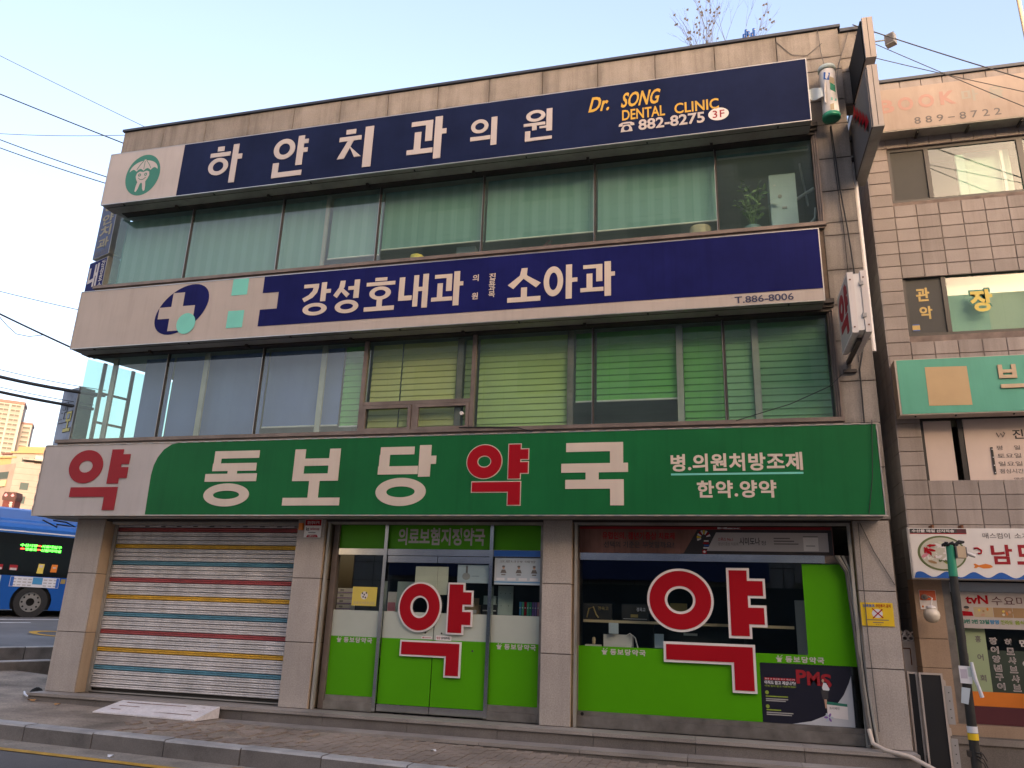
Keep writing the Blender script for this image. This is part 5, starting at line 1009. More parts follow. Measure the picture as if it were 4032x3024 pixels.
# its ground floor
for z0, z1 in ((1.545, 2.6), (1.19, 1.545), (.35, 1.19)): part('pier_panel', 'neighbour_stone', NB, (2.465, 2.805, .985, 1.3, z0 + .004, z1 - .004))
part('pier_core', 'joint', NB, (2.48, 2.80, 1.0, 1.29, .0, 2.62)); part('jamb', 'steel_dull', NB, (2.81, 2.90, 1.0, 1.1, .37, 2.45)); part('door_head', 'alu', NB, (2.90, 6, 1.0, 1.1, 2.14, 2.26), (2.90, 6, 1.02, 1.1, 2.4, 2.62)); part('head_gap', 'dark_trim', NB, (2.90, 6, 1.04, 1.1, 2.26, 2.4))
part('sill', 'neighbour_stone', NB, (2.47, 8.6, .90, 1.12, .42, .545)); part('edge_course', 'granite_edge', NB, (2.44, 8.6, .86, .899, .33, .40)); part('base_course', 'granite_dark', NB, (2.46, 8.6, .88, 1.1, -.4, .329), (2.44, 8.6, .90, .999, .329, .419))
sg = MB().box(2.905, 6, 1.06, 1.066, .55, 2.139).build('shop_pane', 'glass_low', NB); FG2 = Fr((0, 1.058, 0))
part('room_partition', 'interior_dark', NB, (2.9, 6, 1.5, 1.55, 0, 2.6))
print_rect(FG2, 2.905, 3.255, .93, 1.72, .001, 'film_sage', sg, 'film'); print_rect(FG2, 3.255, 4.6, .93, 1.43, .001, 'film_dark', sg, 'film'); print_rect(FG2, 2.905, 6, .76, .93, .001, 'orange', sg, 'orange_film'); print_rect(FG2, 2.905, 6, .55, .76, .001, 'maroon', sg, 'maroon_film')
for col_, x, z0 in (('장어양념구이', 3.29, 1.585), ('하모샤브샤브', 3.465, 1.575)):
    for i, ch in enumerate(col_): z = z0 - i*.108; text(ch, (x + i*.004, x + .09 + i*.004, z - .085, z), FG2, .004, 'letter_white', sg, bold=.05); text(ch, (x + .008 + i*.004, x + .082 + i*.004, z - .077, z - .008), FG2, .006, 'ink_soft', sg, bold=.0)
for ch, z in (('홍', 1.60), ('어', 1.38), ('회', 1.13)): text(ch, (3.13, 3.20, z - .08, z), FG2, .004, 'ink_soft', sg, bold=.02)
for ch, z in (('민', 1.57), ('어', 1.32), ('회', 1.07)): text(ch, (3.63, 3.72, z - .085, z), FG2, .004, 'letter_white', sg, bold=.04)
for ch, z in (('병', 1.6), ('어', 1.38)): text(ch, (2.96, 3.03, z - .08, z), FG2, .004, 'ink_soft', sg, bold=.02)
# television banner over the shop door
TV = thing('shop_banner', 'white shop banner with red television lettering and food photographs', 'banner', (3.6, .99, 1.69)); FT = Fr((0, .985, 0)); part('sheet', 'sign_white', TV, (2.93, 6, .985, .995, 1.69, 2.135))
text('tvN', (3.06, 3.32, 1.99, 2.10), FT, .003, 'letter_red', TV, bold=.035); text('수요미식회', (3.36, 4.02, 1.98, 2.09), FT, .003, 'maroon', TV)
print_poly(FT, [(3.0, 1.84), (3.13, 1.84), (3.12, 1.89), (3.0, 1.90)], .003, 'letter_red', TV); print_poly(FT, ell(3.06, 1.925, .03, .03, 14), .004, 'skin', TV); print_poly(FT, ell(3.06, 1.945, .032, .018, 14), .005, 'ink', TV)
for x0, x1, mt in ((3.14, 3.36, 'pot_tan'), (3.365, 3.58, 'photo_brown'), (3.585, 3.9, 'photo_brown'), (3.9, 4.3, 'photo_green')): print_rect(FT, x0, x1, 1.83, 1.95, .002, mt, TV, 'printed_photo')
rs = random.Random(9)
for k in range(22): print_poly(FT, ell(3.2 + rs.uniform(0, .75), 1.845 + rs.uniform(0, .09), rs.uniform(.012, .03), rs.uniform(.008, .016), 9, rot=rs.uniform(0, 3)), .003 + .0002*k, rs.choice(('dog_yellow', 'orange', 'photo_green', 'broth', 'photo_brown', 'skin')), TV, 'printed_photo')
for t, x0, x1, mt in (('3번', 3.01, 3.08, 'logo_green'), ('2번', 3.10, 3.17, 'logo_green'), ('23일', 3.19, 3.30, 'logo_green'), ('방영', 3.31, 3.41, 'tooth_blue'), ('전라도', 3.43, 3.57, 'print_lime'), ('음식', 3.59, 3.70, 'print_lime')): text(t, (x0, x1, 1.745, 1.80), FT, .003, mt, TV, bold=.04)
# restaurant signboard
RS = thing('restaurant_signboard', 'white restaurant signboard with noodle bowl photograph and blue waves', 'signboard', (4.2, .8, 2.28)); part('box', 'white_paint', RS, (2.42, 6.2, .706, .98, 2.28, 2.92)); part('side_trim', 'alu', RS, (2.40, 2.419, .70, .98, 2.275, 2.925)); part('face', 'white_paint', RS, (2.43, 6.2, .70, .705, 2.285, 2.915)); FR_ = Fr((0, .70, 0))
print_rect(FR_, 2.435, 3.10, 2.855, 2.912, .002, 'ink', RS); print_rect(FR_, 2.435, 3.10, 2.845, 2.855, .002, 'letter_red', RS); print_rect(FR_, 2.99, 3.098, 2.858, 2.91, .003, 'maroon', RS); text('수산물 매일 산지직송', (2.46, 2.96, 2.865, 2.903), FR_, .004, 'white_rim', RS, bold=.03)
wv = [(2.43, 2.287)] + [(6.2, 2.287)] + [(6.2 - i*.03, 2.335 + .035*math.sin((6.2 - i*.03)*2*math.pi/.31 + 1.1)) for i in range(0, 126)]
print_poly(FR_, [p for p in wv if p[0] >= 2.43], .002, 'blue', RS, 'wave_print')
MB().disc(FR_, 2.785, 2.60, .285, .222, .001, .003, 40).build('bowl_print', 'photo_green', RS); MB().disc(FR_, 2.79, 2.60, .26, .20, .003, .0035, 40).build('bowl_print', 'broth', RS)
for k in range(60):
    a = rs.uniform(0, 6.28); r = rs.random()**.5; mt = rs.choice(('white_rim', 'white_rim', 'broth', 'cup_cream', 'letter_white')); 
    if math.cos(a)*r < -.45 and math.sin(a) > -.2: mt = rs.choice(('letter_red', 'pink', 'letter_red'))
    if math.sin(a)*r < -.55: mt = rs.choice(('photo_green', 'photo_brown', 'print_lime'))
    print_poly(FR_, ell(2.79 + .22*r*math.cos(a), 2.60 + .165*r*math.sin(a), rs.uniform(.02, .06), rs.uniform(.008, .02), 10, rot=rs.uniform(0, 3.1)), .0037 + .0001*k, mt, RS, 'bowl_print')
text('매스컴이', (3.28, 3.59, 2.79, 2.862), FR_, .003, 'ink_soft', RS, bold=.01); text('소개', (3.64, 3.80, 2.79, 2.862), FR_, .003, 'ink_soft', RS, bold=.01); text('남', (3.35, 3.59, 2.47, 2.715), FR_, .003, 'letter_red_dull', RS, bold=.03, name='letter'); text('도', (3.63, 3.87, 2.47, 2.715), FR_, .003, 'letter_red_dull', RS, bold=.03, name='letter')
print_poly(FR_, [(3.13, 2.47), (3.145, 2.445), (3.13, 2.42), (3.16, 2.42), (3.185, 2.435), (3.24, 2.415), (3.31, 2.42), (3.35, 2.435), (3.33, 2.46), (3.27, 2.475), (3.19, 2.455), (3.155, 2.475)], .003, 'orange', RS, 'fish_print')
MB().tube([FR_(3.16, 2.665, .004), FR_(3.20, 2.67, .004), FR_(3.245, 2.64, .004), FR_(3.235, 2.605, .004), FR_(3.20, 2.60, .004)], .011, 6).build('prawn_print', 'letter_red', RS)
for x in (2.73, 3.08): part('stay', 'rust', RS, (x, x + .025, .80, .98, 2.925, 2.975))
# teal signboard and faded one above
TS = thing('teal_signboard', 'teal signboard with blank tan square and tan raised letter on the tiled building', 'signboard', (4.3, .85, 4.46)); part('box', 'sign_cream', TS, (2.50, 6.2, .756, .98, 4.46, 5.26)); part('face', 'teal_sign', TS, (2.525, 6.2, .75, .755, 4.475, 5.25)); FTe = Fr((0, .75, 0))
print_poly(FTe, [(2.87, 4.58), (3.40, 4.575), (3.395, 5.125), (2.875, 5.135)], .003, 'patch_tan', TS); letter('', (3.74, 4.04, 4.79, 5.12), FTe, .0, .02, 'letter_tan', TS, glyph=[('r', .08, .42, .26, 1), ('r', .62, .42, .80, 1), ('r', .26, .65, .62, .78), ('r', .26, .42, .62, .55), ('r', .10, 0, 1.1, .16)]); letter('', (4.10, 4.35, 4.79, 5.14), FTe, 0, .02, 'letter_tan', TS, glyph=[('r', 0, .4, .2, 1), ('r', .2, .4, .7, .55)])
for x in (2.7, 3.2, 3.9): MB().disc(Fr((x, .82, 4.452)), 0, 0, .012, .012, -.01, .01, 8).build('screw', 'ink', TS)
BK = thing('faded_signboard', 'faded cream bookshop signboard with pale red letters under the neighbour roof', 'signboard', (4.3, .85, 8.95)); part('box', 'alu_dull', BK, (2.705, 6.2, .756, .98, 8.94, 9.70)); part('face', 'faded_cream', BK, (2.71, 6.2, .75, .755, 8.955, 9.695)); FBk = Fr((0, .75, 0))
for ch, u, z in (('B', 2.70, 9.27), ('O', 2.97, 9.28), ('O', 3.26, 9.29), ('K', 3.56, 9.30)): text(ch, (u, u + .22, z, z + .24), FBk, .003, 'faded_red', BK, bold=.035, name='letter')
text('마', (3.86, 4.08, 9.31, 9.52), FBk, .003, 'faded_green', BK, bold=.03, name='letter'); text('을', (4.22, 4.42, 9.31, 9.52), FBk, .003, 'faded_green', BK, bold=.03, name='letter')
for i, ch in enumerate('889-8722'): u = 3.17 + i*.155; text(ch, (u, u + .09, 9.02 if ch != '-' else 9.065, 9.14 if ch != '-' else 9.08), FBk, .004, 'ink_soft', BK, bold=.008)
for k in range(4): part('bracket', 'dark_trim', BK, (3.2 + k*.7, 3.23 + k*.7, .80, .98, 8.91, 8.939))
# globe lamp, notice, gate
GL_ = thing('globe_lamp', 'white globe lamp hanging from a curved bracket on the tan pier', 'lamp', (2.59, .75, 1.73)); MB().lathe((2.59, .75, 1.735), [(.0, 0), (.03, .003), (.065, .022), (.09, .055), (.098, .095), (.09, .135), (.065, .168), (.035, .185), (0, .19)], 24).build('globe', 'globe', GL_); MB().lathe((2.59, .75, 1.915), [(.06, 0), (.055, .02), (.02, .035), (0, .036)], 16).build('cap', 'white_plastic', GL_)
MB().tube([(2.59, .75, 1.94), (2.62, .76, 2.04), (2.60, .82, 2.06), (2.58, .975, 2.06)], .009, 6).build('arm', 'white_plastic', GL_); MB().disc(Fr((2.58, .978, 2.06)), 0, 0, .04, .035, 0, .02, 16).build('base_plate', 'ink_soft', GL_)
ON = thing('paper_notice', 'orange and white paper notice behind the globe lamp', 'notice', (2.62, .98, 1.9)); FO = Fr((0, .977, 0)); part('sheet', 'white_rim', ON, (2.52, 2.72, .977, .981, 1.905, 2.15)); print_rect(FO, 2.525, 2.715, 2.02, 2.145, .002, 'orange_red', ON); print_poly(FO, ell(2.55, 1.94, .012, .014, 12), .002, 'orange', ON)
GT = thing('alley_gate', 'white metal gate with pierced crest closing the gap between the buildings', 'gate', (2.28, 1.3, .1)); part('panel', 'white_paint', GT, (2.10, 2.465, 1.30, 1.33, .12, 1.50)); part('frame', 'white_plastic', GT, (2.10, 2.465, 1.285, 1.299, 1.46, 1.50), (2.43, 2.465, 1.285, 1.299, .12, 1.459), (2.10, 2.13, 1.285, 1.299, .12, 1.459)); part('inner_trim', 'rust', GT, (2.20, 2.41, 1.295, 1.2995, 1.40, 1.415), (2.40, 2.412, 1.295, 1.2995, 1.2, 1.40))
cm = MB(); fr = Fr((0, 1.315, 0))
for k in range(5):
    for rr in range(2): cm.ring(fr, 2.135 + k*.075 + rr*.035, 1.535 + rr*.055, .042, .034, .026, .02, -.006, .006 + .001*k, 14)
cm.build('crest', 'white_paint', GT)
for k in range(4): MB().ring(fr, 2.145 + k*.08, 1.61, .034, .03, .02, .017, -.004, .004 + .001*k, 14).build('crest_loop', 'white_paint', GT)
# two dark boards with pale frames in front of the gap
for nm, lab, x0, x1, y, zt in (('folding_board', 'narrow dark folded panel with pale metal frame half behind the stone pier', 2.09, 2.20, .06, 1.165), ('folding_board', 'wider dark panel with pale metal frame and grey hinge plates', 2.205, 2.455, .0, 1.165)):
    o = thing(nm, lab, 'panel', ((x0 + x1)/2, y, sw(2.2) - .01)); zb = sw(2.2) - .005
    part('board', 'black_panel', o, (x0 + .02, x1 - .02, y + .01, y + .03, zb + .02, zt - .02)); part('frame', 'sign_cream', o, (x0, x0 + .02, y, y + .04, zb, zt), (x1 - .02, x1, y, y + .04, zb, zt), (x0 + .02, x1 - .02, y, y + .04, zt - .02, zt), (x0 + .02, x1 - .02, y, y + .04, zb, zb + .02))
    if x0 > 2.2:
        for z0, z1 in ((.62, 1.03), (-.02, .47)):
            p = part('hinge_plate', 'grey_plastic', o, (x1 + .01, x1 + .085, y + .03, y + .05, z0, z1))
            for k in range(4): MB().disc(Fr((x1 + .05, y + .03, z1 - .07 - k*.09)), 0, 0, .007, .007, 0, .003, 8).build('bolt', 'ink', p)
        part('spine', 'sign_cream', o, (x1 + .001, x1 + .02, y + .05, y + .07, zb, 1.1), (x1 + .001, x1 + .03, y + .028, y + .05, 1.03, 1.09), (x1 + .001, x1 + .03, y + .028, y + .05, .50, .58))
# sawn-off utility pole with tape, box and flyers
UP = thing('utility_pole', 'black sawn-off utility pole wrapped in green tape at the top', 'pole', (2.56, -.5, sw(2.5)))
MB().tube([(2.56, -.5, sw(2.5) - .05), (2.57, -.5, 1.2), (2.575, -.5, 2.24)], [.052, .046, .044], 16).build('shaft', 'pole_black', UP); MB().tube([(2.575, -.5, 2.235), (2.58, -.5, 2.585)], [.047, .044], 16).build('tape_wrap', 'tape_green', UP)
MB().tube([(2.565, -.5, .53), (2.565, -.5, .595)], [.0535, .0535], 16).build('tape_band', 'bright_yellow', UP); MB().tube([(2.566, -.5, .60), (2.566, -.5, .665)], [.053, .053], 16).build('paper_band', 'paper', UP)
tm = MB()
for k in range(9): a = rs.uniform(-.09, .09); tm.tube([(2.55 + a*.6, -.52, 2.575), (2.58 + a, -.55, 2.60 + rs.uniform(-.02, .03)), (2.62 + a*1.2, -.53, 2.60 + rs.uniform(-.03, .02))], .012, 5)
tm.build('cable_tangle', 'cable', UP)
part('junction_box', 'letter_tan', UP, (2.635, 2.72, -.56, -.45, 2.44, 2.57)); part('box_side', 'ink_soft', UP, (2.622, 2.634, -.56, -.45, 2.44, 2.57), (2.721, 2.735, -.55, -.46, 2.45, 2.56)); MB().tube([(2.735, -.51, 2.50), (2.77, -.52, 2.48), (2.82, -.52, 2.46)], [.012, .022, .018], 8).build('plug', 'white_plastic', UP)
for k in range(3): MB().tube([(2.53, -.52, .42 - .03*k), (2.57, -.56, .41 - .03*k), (2.63, -.52, .40 - .05*k), (2.67, -.50, .33 - .07*k)], .006, 5).build('tie_wire', 'cable', UP)
part('base_clamp', 'dark_trim', UP, (2.49, 2.62, -.53, -.47, .36, .42))
for lab, pts, mt in (('square flyer with green and grey print taped to the black pole', [(2.495, 1.10), (2.61, 1.095), (2.63, 1.275), (2.495, 1.28)], 'paper'), ('blank white flyer hanging below the printed one on the pole', [(2.475, .90), (2.545, .885), (2.585, 1.05), (2.50, 1.06)], 'paper_blue')):
    f = Fr((0, -.556, 0)); o = thing('flyer', lab, 'flyer', (2.54, -.556, pts[0][1])); MB().prism(f, pts, -.001, .002).build('sheet', mt, o)
    if 'square' in lab: print_rect(f, 2.505, 2.57, 1.15, 1.245, .004, 'purple_pale', o); print_rect(f, 2.58, 2.62, 1.17, 1.265, .004, 'pale_mint', o)
m = MB().tube([(2.625, -.57, 1.32), (2.64, -.57, 1.15), (2.66, -.57, 1.08), (2.685, -.57, .965)], [.016, .022, .017, .021], 8); m.build('rolled_paper', 'paper', None, 'rolled white paper tucked behind the pole beside the flyers', 'paper')
part('traffic_cone_lamp', 'letter_red', None, (3.74, 3.84, .80, .9, 1.0, 1.12)) if False else None
RB = thing('red_lantern', 'red rounded lantern at the right edge before the restaurant glass', 'lantern', (3.70, .80, .95)); MB().lathe((3.70, .80, .95), [(0, 0), (.05, .005), (.075, .06), (.07, .12), (.03, .16), (0, .165)], 18).build('body', 'letter_red', RB); MB().tube([(3.70, .80, 1.11), (3.70, .88, 1.20), (3.70, .99, 1.22)], .006, 5).build('hook', 'ink', RB)
# ================================================================ THE BUS ON THE SIDE STREET
BUSP = Vector((-21.0, 10.2, 1.13))
BUS = thing('city_bus', 'blue city bus with green lettering display passing behind the left pier', 'bus', tuple(BUSP))
FBU = Fr(tuple(BUSP), (E2.x, E2.y, 0), (N2.x, N2.y, 0))
def arch(u0, u1, z0, z1, arcs, k=14):
    """side skin between z0 and z1 with wheel cut-outs at the bottom edge"""
    pts = [(u1, z1), (u0, z1), (u0, z0)]
    for c, r in arcs:
        a0 = math.asin(max(-1, min(1, (z0 - .48)/r)))
        pts += [(c + r*math.cos(t), .48 + r*math.sin(t)) for t in [math.pi - a0 - (math.pi - 2*a0)*i/k for i in range(k+1)]]
    return pts + [(u1, z0)]
ARC = [(-6.05, .58), (-.07, .58)]
m = MB(); m.prism(FBU, list(reversed(arch(-8.4, 2.7, .24, 1.26, ARC))), -.06, 0); m.build('lower_side', 'bus_blue', BUS)
part('core', 'bus_glass', BUS, (-8.35, 2.65, .30, 2.35, .42, 2.55), fr=FBU); part('far_side', 'bus_blue', BUS, (-8.4, 2.7, 2.36, 2.45, .24, 2.6), fr=FBU)
m = MB(); pr = [(0, 2.55), (0.0, 2.74), (.10, 2.86), (.12, 2.93), (.22, 3.0), (.30, 3.30), (.5, 3.37), (1.95, 3.37), (2.15, 3.30), (2.25, 3.0), (2.45, 2.74), (2.45, 2.55)]
a = [FBU(u, z, -w) for u in (-8.4, 2.7) for w, z in pr]; k = len(pr); m.add(a, [tuple(range(k)), tuple(reversed(range(k, 2*k)))] + [(i, i+k, i+1+k, i+1) for i in range(k-1)]); m.build('roof', 'bus_blue_light', BUS)
part('window_band', 'bus_glass', BUS, (-8.3, 1.02, .004, .29, 1.262, 2.549), fr=FBU); part('front_pillar', 'bus_blue', BUS, (1.021, 1.12, .0, .29, 1.262, 2.549), fr=FBU); part('front_door', 'bus_glass', BUS, (1.15, 2.35, -.01, .02, .30, 2.5), fr=FBU); part('front_end', 'bus_blue', BUS, (2.36, 2.7, 0, 2.45, 1.262, 2.549), fr=FBU); part('rear_end', 'bus_blue', BUS, (-8.4, -8.301, 0, 2.45, 1.262, 2.549), fr=FBU)
part('window_post', 'ink', BUS, (-1.5, -1.42, -.003, .003, 1.27, 2.54), (-3.3, -3.22, -.003, .003, 1.27, 2.54), fr=FBU)
part('gutter_strip', 'bus_white', BUS, (-8.3, 1.1, -.012, -.001, 2.60, 2.64), fr=FBU)
part('middle_door', 'bus_white', BUS, (-2.35, -1.02, -.012, -.001, .3, 1.25), fr=FBU)
part('route_strip', 'bus_white', BUS, (-.76, .62, -.008, -.001, .93, 1.24), fr=FBU)
for k in range(9):
    for r in range(3):
        if 3 < k < 6: continue
        print_rect(FBU, -.70 + k*.145, -.60 + k*.145, .97 + r*.09, 1.0 + r*.09, .010, 'grey_plastic', BUS)
print_rect(FBU, -.14, .14, 1.02, 1.23, .011, 'tooth_blue', BUS); print_rect(FBU, -.75, -.66, .94, 1.23, .0105, 'blue', BUS); print_rect(FBU, .53, .61, .94, 1.23, .0105, 'blue', BUS); print_rect(FBU, .66, .80, 1.08, 1.22, .010, 'gold', BUS)
print_poly(FBU, [(-.08, 1.36), (.10, 1.36), (.11, 1.66), (-.06, 1.66)], .003, 'dog_yellow', BUS, 'sticker'); print_rect(FBU, -.03, .07, 1.55, 1.62, .005, 'letter_white', BUS); print_poly(FBU, [(.30, 1.42), (.48, 1.42), (.49, 1.66), (.32, 1.66)], .003, 'orange', BUS, 'sticker'); print_rect(FBU, .36, .45, 1.54, 1.58, .005, 'letter_white', BUS)
for t, u0, u1, z0, z1, mt in (('수산시장', -.68, -.20, 2.16, 2.25, 'led_green'), ('서울대입구', -.09, .50, 2.16, 2.25, 'led_green'), ('영등포', -.53, -.20, 2.04, 2.13, 'led_green'), ('신림터미널', -.09, .50, 2.04, 2.13, 'led_green')): text(t, (u0, u1, z0, z1), FBU, .003, mt, BUS, bold=.05, name='display_text')
for u0, u1, z in ((-.19, -.10, 2.19), (-.66, -.55, 2.07), (-.19, -.10, 2.07)): print_rect(FBU, u0, u1, z, z + .04, .003, 'led_red', BUS, 'display_dash')
# passengers' seats behind the glass read as red and white patches
for u in (-1.25, -.85): part('seat_back', 'letter_red_dull', BUS, (u, u + .22, -.002, .003, 1.42, 1.58), fr=FBU); part('seat_cover', 'letter_white', BUS, (u + .02, u + .2, -.0035, -.0025, 1.42, 1.49), fr=FBU)
for c in (-.07, -6.05):
    w = part('wheel', 'vent_black', BUS, (c - .57, c + .57, .10, .29, .25, 1.05), fr=FBU)
    MB().ring(FBU, c, .48, .475, .475, .30, .30, -.30, -.02, 36).build('tyre', 'tyre', w); MB().ring(FBU, c, .48, .30, .30, .12, .12, -.25, -.06, 28).build('rim', 'hub', w); MB().disc(FBU, c, .48, .13, .13, -.25, -.10, 20).build('hub_cap', 'tyre', w)
    for i in range(10): t = 2*math.pi*i/10; MB().disc(FBU, c + .235*math.cos(t), .48 + .235*math.sin(t), .03, .03, -.06, -.057, 10).build('rim_hole', 'vent_black', w)

# ================================================================ FAR BUILDINGS ON THE LEFT
def at(x, y, z, k): return Vector((x*k, -10.5 + (y + 10.5)*k, 1.6 + (z - 1.6)*k))
def rotframe(o, deg): c, s_ = math.cos(R(deg)), math.sin(R(deg)); return Fr(o, (c, s_, 0), (s_, -c, 0))
# apartment tower
KT_ = 2.7; p = at(-145.6, 120, 42.9, KT_); TWR = thing('apartment_tower', 'tall cream apartment tower far away at the left edge', 'building', (p.x - 10, p.y, 8))
fr = rotframe((p.x, p.y, 0), 42); zt = p.z
part('main_block', 'tower_cream', TWR, (-19, 0, 0, 14, 8, zt), fr=fr); part('roof_slab', 'tower_roof', TWR, (-14, .3, -.4, 14, zt, zt + 1.6), fr=fr); part('side_block', 'tower_cream', TWR, (.01, 5.6, 5, 17, 8, zt - 10.5), fr=fr); part('side_roof', 'tower_roof', TWR, (.01, 5.9, 4.6, 17, zt - 10.5, zt - 9.4), fr=fr)
part('stair_core', 'tower_cream', TWR, (-26, -15.2, -1.5, 10, 8, zt + 4), fr=fr); m = MB(); 
for u, z in ((-18.2, zt + 9),): MB().lathe(tuple(fr(-18.5, zt + 4, -3)), [(3.2, 0), (3.2, 5.5), (2.8, 7), (1.6, 8), (0, 8.3)], 20).build('roof_tank', 'tower_cream', TWR)
for f in range(22):
    z = zt - 2.9 - f*2.8
    for u0, u1 in ((-12.6, -7.2), (-6.4, -1.4)):
        w = part('balcony', 'tower_grey', TWR, (u0, u1, -.25, .02, z - .1, z + .85), fr=fr); part('window', 'tower_glass', w, (u0 + .15, u1 - .15, -.05, -.0, z + .86, z + 2.1), fr=fr); part('window_post', 'tower_cream', w, ((u0 + u1)/2 - .1, (u0 + u1)/2 + .1, -.08, -.051, z + .86, z + 2.1), fr=fr)
    if f > 3: w = part('balcony', 'tower_grey', TWR, (1.0, 4.9, 4.75, 5.02, z - .1, z + .85), fr=fr); part('window', 'tower_glass', w, (1.1, 4.8, 4.95, 5.0, z + .86, z + 2.1), fr=fr)
# tan stone building
KN = 2.5; p = at(-55.84, 40, 12.67, KN); TAN = thing('stone_office', 'tan stone building with small windows above the bus', 'building', (p.x, p.y + 5, 6))
fl_ = Fr((p.x, p.y, 0), (math.cos(R(-14)), math.sin(R(-14)), 0), (math.sin(R(-14)), -math.cos(R(-14)), 0)); fr_ = rotframe((p.x, p.y, 0), 42)
part('right_wall', 'tan_stone', TAN, (0, 16, 0, 12, 6, p.z), fr=fr_); part('left_wall', 'tan_stone', TAN, (-12, -.05, .02, 12, 6, p.z - .3), fr=fl_); part('roof_box', 'white_wall', TAN, (3, 14, 1.5, 9, p.z, p.z + 2.0), fr=fr_); part('roof_canopy', 'tower_grey', TAN, (1.0, 6, -.5, 3, p.z + .6, p.z + .9), fr=fr_)
for j in range(9): part('stone_course', 'joint', TAN, (0, 16, -.02, -.005, p.z - 1.1 - j*1.25, p.z - 1.06 - j*1.25), fr=fr_)
for (u, dz) in ((5.2, -3.2), (4.6, -5.9), (1.5, -5.6), (1.4, -8.4), (5.0, -8.7), (8.5, -3.4), (8.4, -6.2)):
    w = part('window', 'far_glass', TAN, (u, u + 1.5, -.06, .0, p.z + dz - .0, p.z + dz + 1.5), fr=fr_); part('frame', 'tower_grey', w, (u - .1, u + 1.6, -.09, -.061, p.z + dz - .15, p.z + dz), fr=fr_)
w = part('window', 'far_glass', TAN, (-6.5, -2.0, -.06, .0, p.z - 3.4, p.z - 1.9), fr=fl_); part('frame', 'tower_grey', w, (-6.6, -1.9, -.09, -.061, p.z - 3.6, p.z - 3.4), fr=fl_); part('balcony_panel', 'pot_tan', w, (-6.5, -1.9, -.3, -.1, p.z - 5.0, p.z - 3.7), fr=fl_)
# lower houses between
def house(name, label, ref, k, u0, u1, h, mat, deg, roof='roof_maroon', wins=()):
    p = at(*ref, k); f = rotframe((p.x, p.y, 0), deg); o = thing(name, label, 'building', (p.x, p.y, 4)); part('wall', mat, o, (u0, u1, 0, 9, 4, p.z), fr=f); part('roof', roof, o, (u0 - .4, u1 + .4, -.5, 9.4, p.z, p.z + .5), fr=f)
    for a, b, c, d in wins: w = part('window', 'far_glass', o, (a, b, -.05, 0, p.z + c, p.z + d), fr=f); part('sill', 'white_wall', w, (a - .1, b + .1, -.15, -.051, p.z + c - .15, p.z + c), fr=f)
    return o, f, p
house('yellow_house', 'yellow rendered house above the tan building at the left edge', (-72.6, 55, 16.35), 2.6, -14, .0, 6, 'yellow_wall', 5, 'yellow_wall', ((-6, -4.8, -2.4, -1.2),))
o, f, p = house('yellow_roof_house', 'house with yellow parapet and dark windows right of the tower', (-69.0, 55, 16.75), 2.62, -9, 1.5, 6, 'tower_grey', 12, 'yellow_wall', ((-6, -4, -2.4, -1.2), (-2.5, -.5, -2.6, -1.2))); part('parapet', 'yellow_wall', o, (-7.5, 1.8, -.3, 8, p.z + .51, p.z + 1.9), fr=f)
o, f, p = house('white_house', 'white block with rooftop antennas on the skyline', (-69.2, 60, 17.9), 3.2, -6.2, 0, 8, 'white_wall', 8, 'white_wall'); part('lean_to', 'white_wall', o, (-8.5, -6.21, 1, 7, 4, p.z - 2.2), fr=f)
for u, h in ((-4.5, 1.8), (-2.2, 1.6)): MB().tube([f(u, p.z + .4, -2), f(u, p.z + .4 + h, -2)], .05, 5).build('antenna', 'tower_grey', o); MB().tube([f(u - .4, p.z + .3 + h, -2), f(u + .4, p.z + .3 + h, -2)], .04, 5).build('antenna_bar', 'tower_grey', o)
house('maroon_roof_house', 'long low house with maroon roof under the tower', (-72.0, 55, 16.72), 2.75, -6, 0.2, 6, 'white_wall', 4)
# red brick sign pillar
p = at(-38.75, 25, 7.6, 1.5); RD = thing('brick_sign_pillar', 'dark red brick pillar with vertical white lettering rising behind the bus', 'sign', (p.x, p.y, 4)); f = rotframe((p.x, p.y, 0), 20)
part('shaft', 'brick_red', RD, (-.95, .0, 0, 1.0, 3.5, p.z - .7), fr=f); m = MB(); m.prism(f, [(-1.02, p.z - .7), (.04, p.z - .7), (.08, p.z - .4), (.0, p.z), (-.95, p.z), (-1.08, p.z - .4)], -1.0, .05); m.build('crest', 'brick_dark', RD)
text('홍설인갈비', (-.42, -.12, p.z - 3.0, p.z - .8), f, .02, 'letter_white', RD, bold=.02, vertical=True); print_poly(f, [(-.95, p.z - .3), (-.8, p.z - .1), (-.65, p.z - .3), (-.8, p.z - .42)], .07, 'pink', RD, 'emblem'); print_poly(f, [(-.4, p.z - .3), (-.25, p.z - .12), (-.1, p.z - .3), (-.25, p.z - .42)], .07, 'pink', RD, 'emblem')
part('low_wall', 'brick_red', RD, (-3.4, -1.4, .3, 1, 3.5, p.z - 1.4), fr=f)

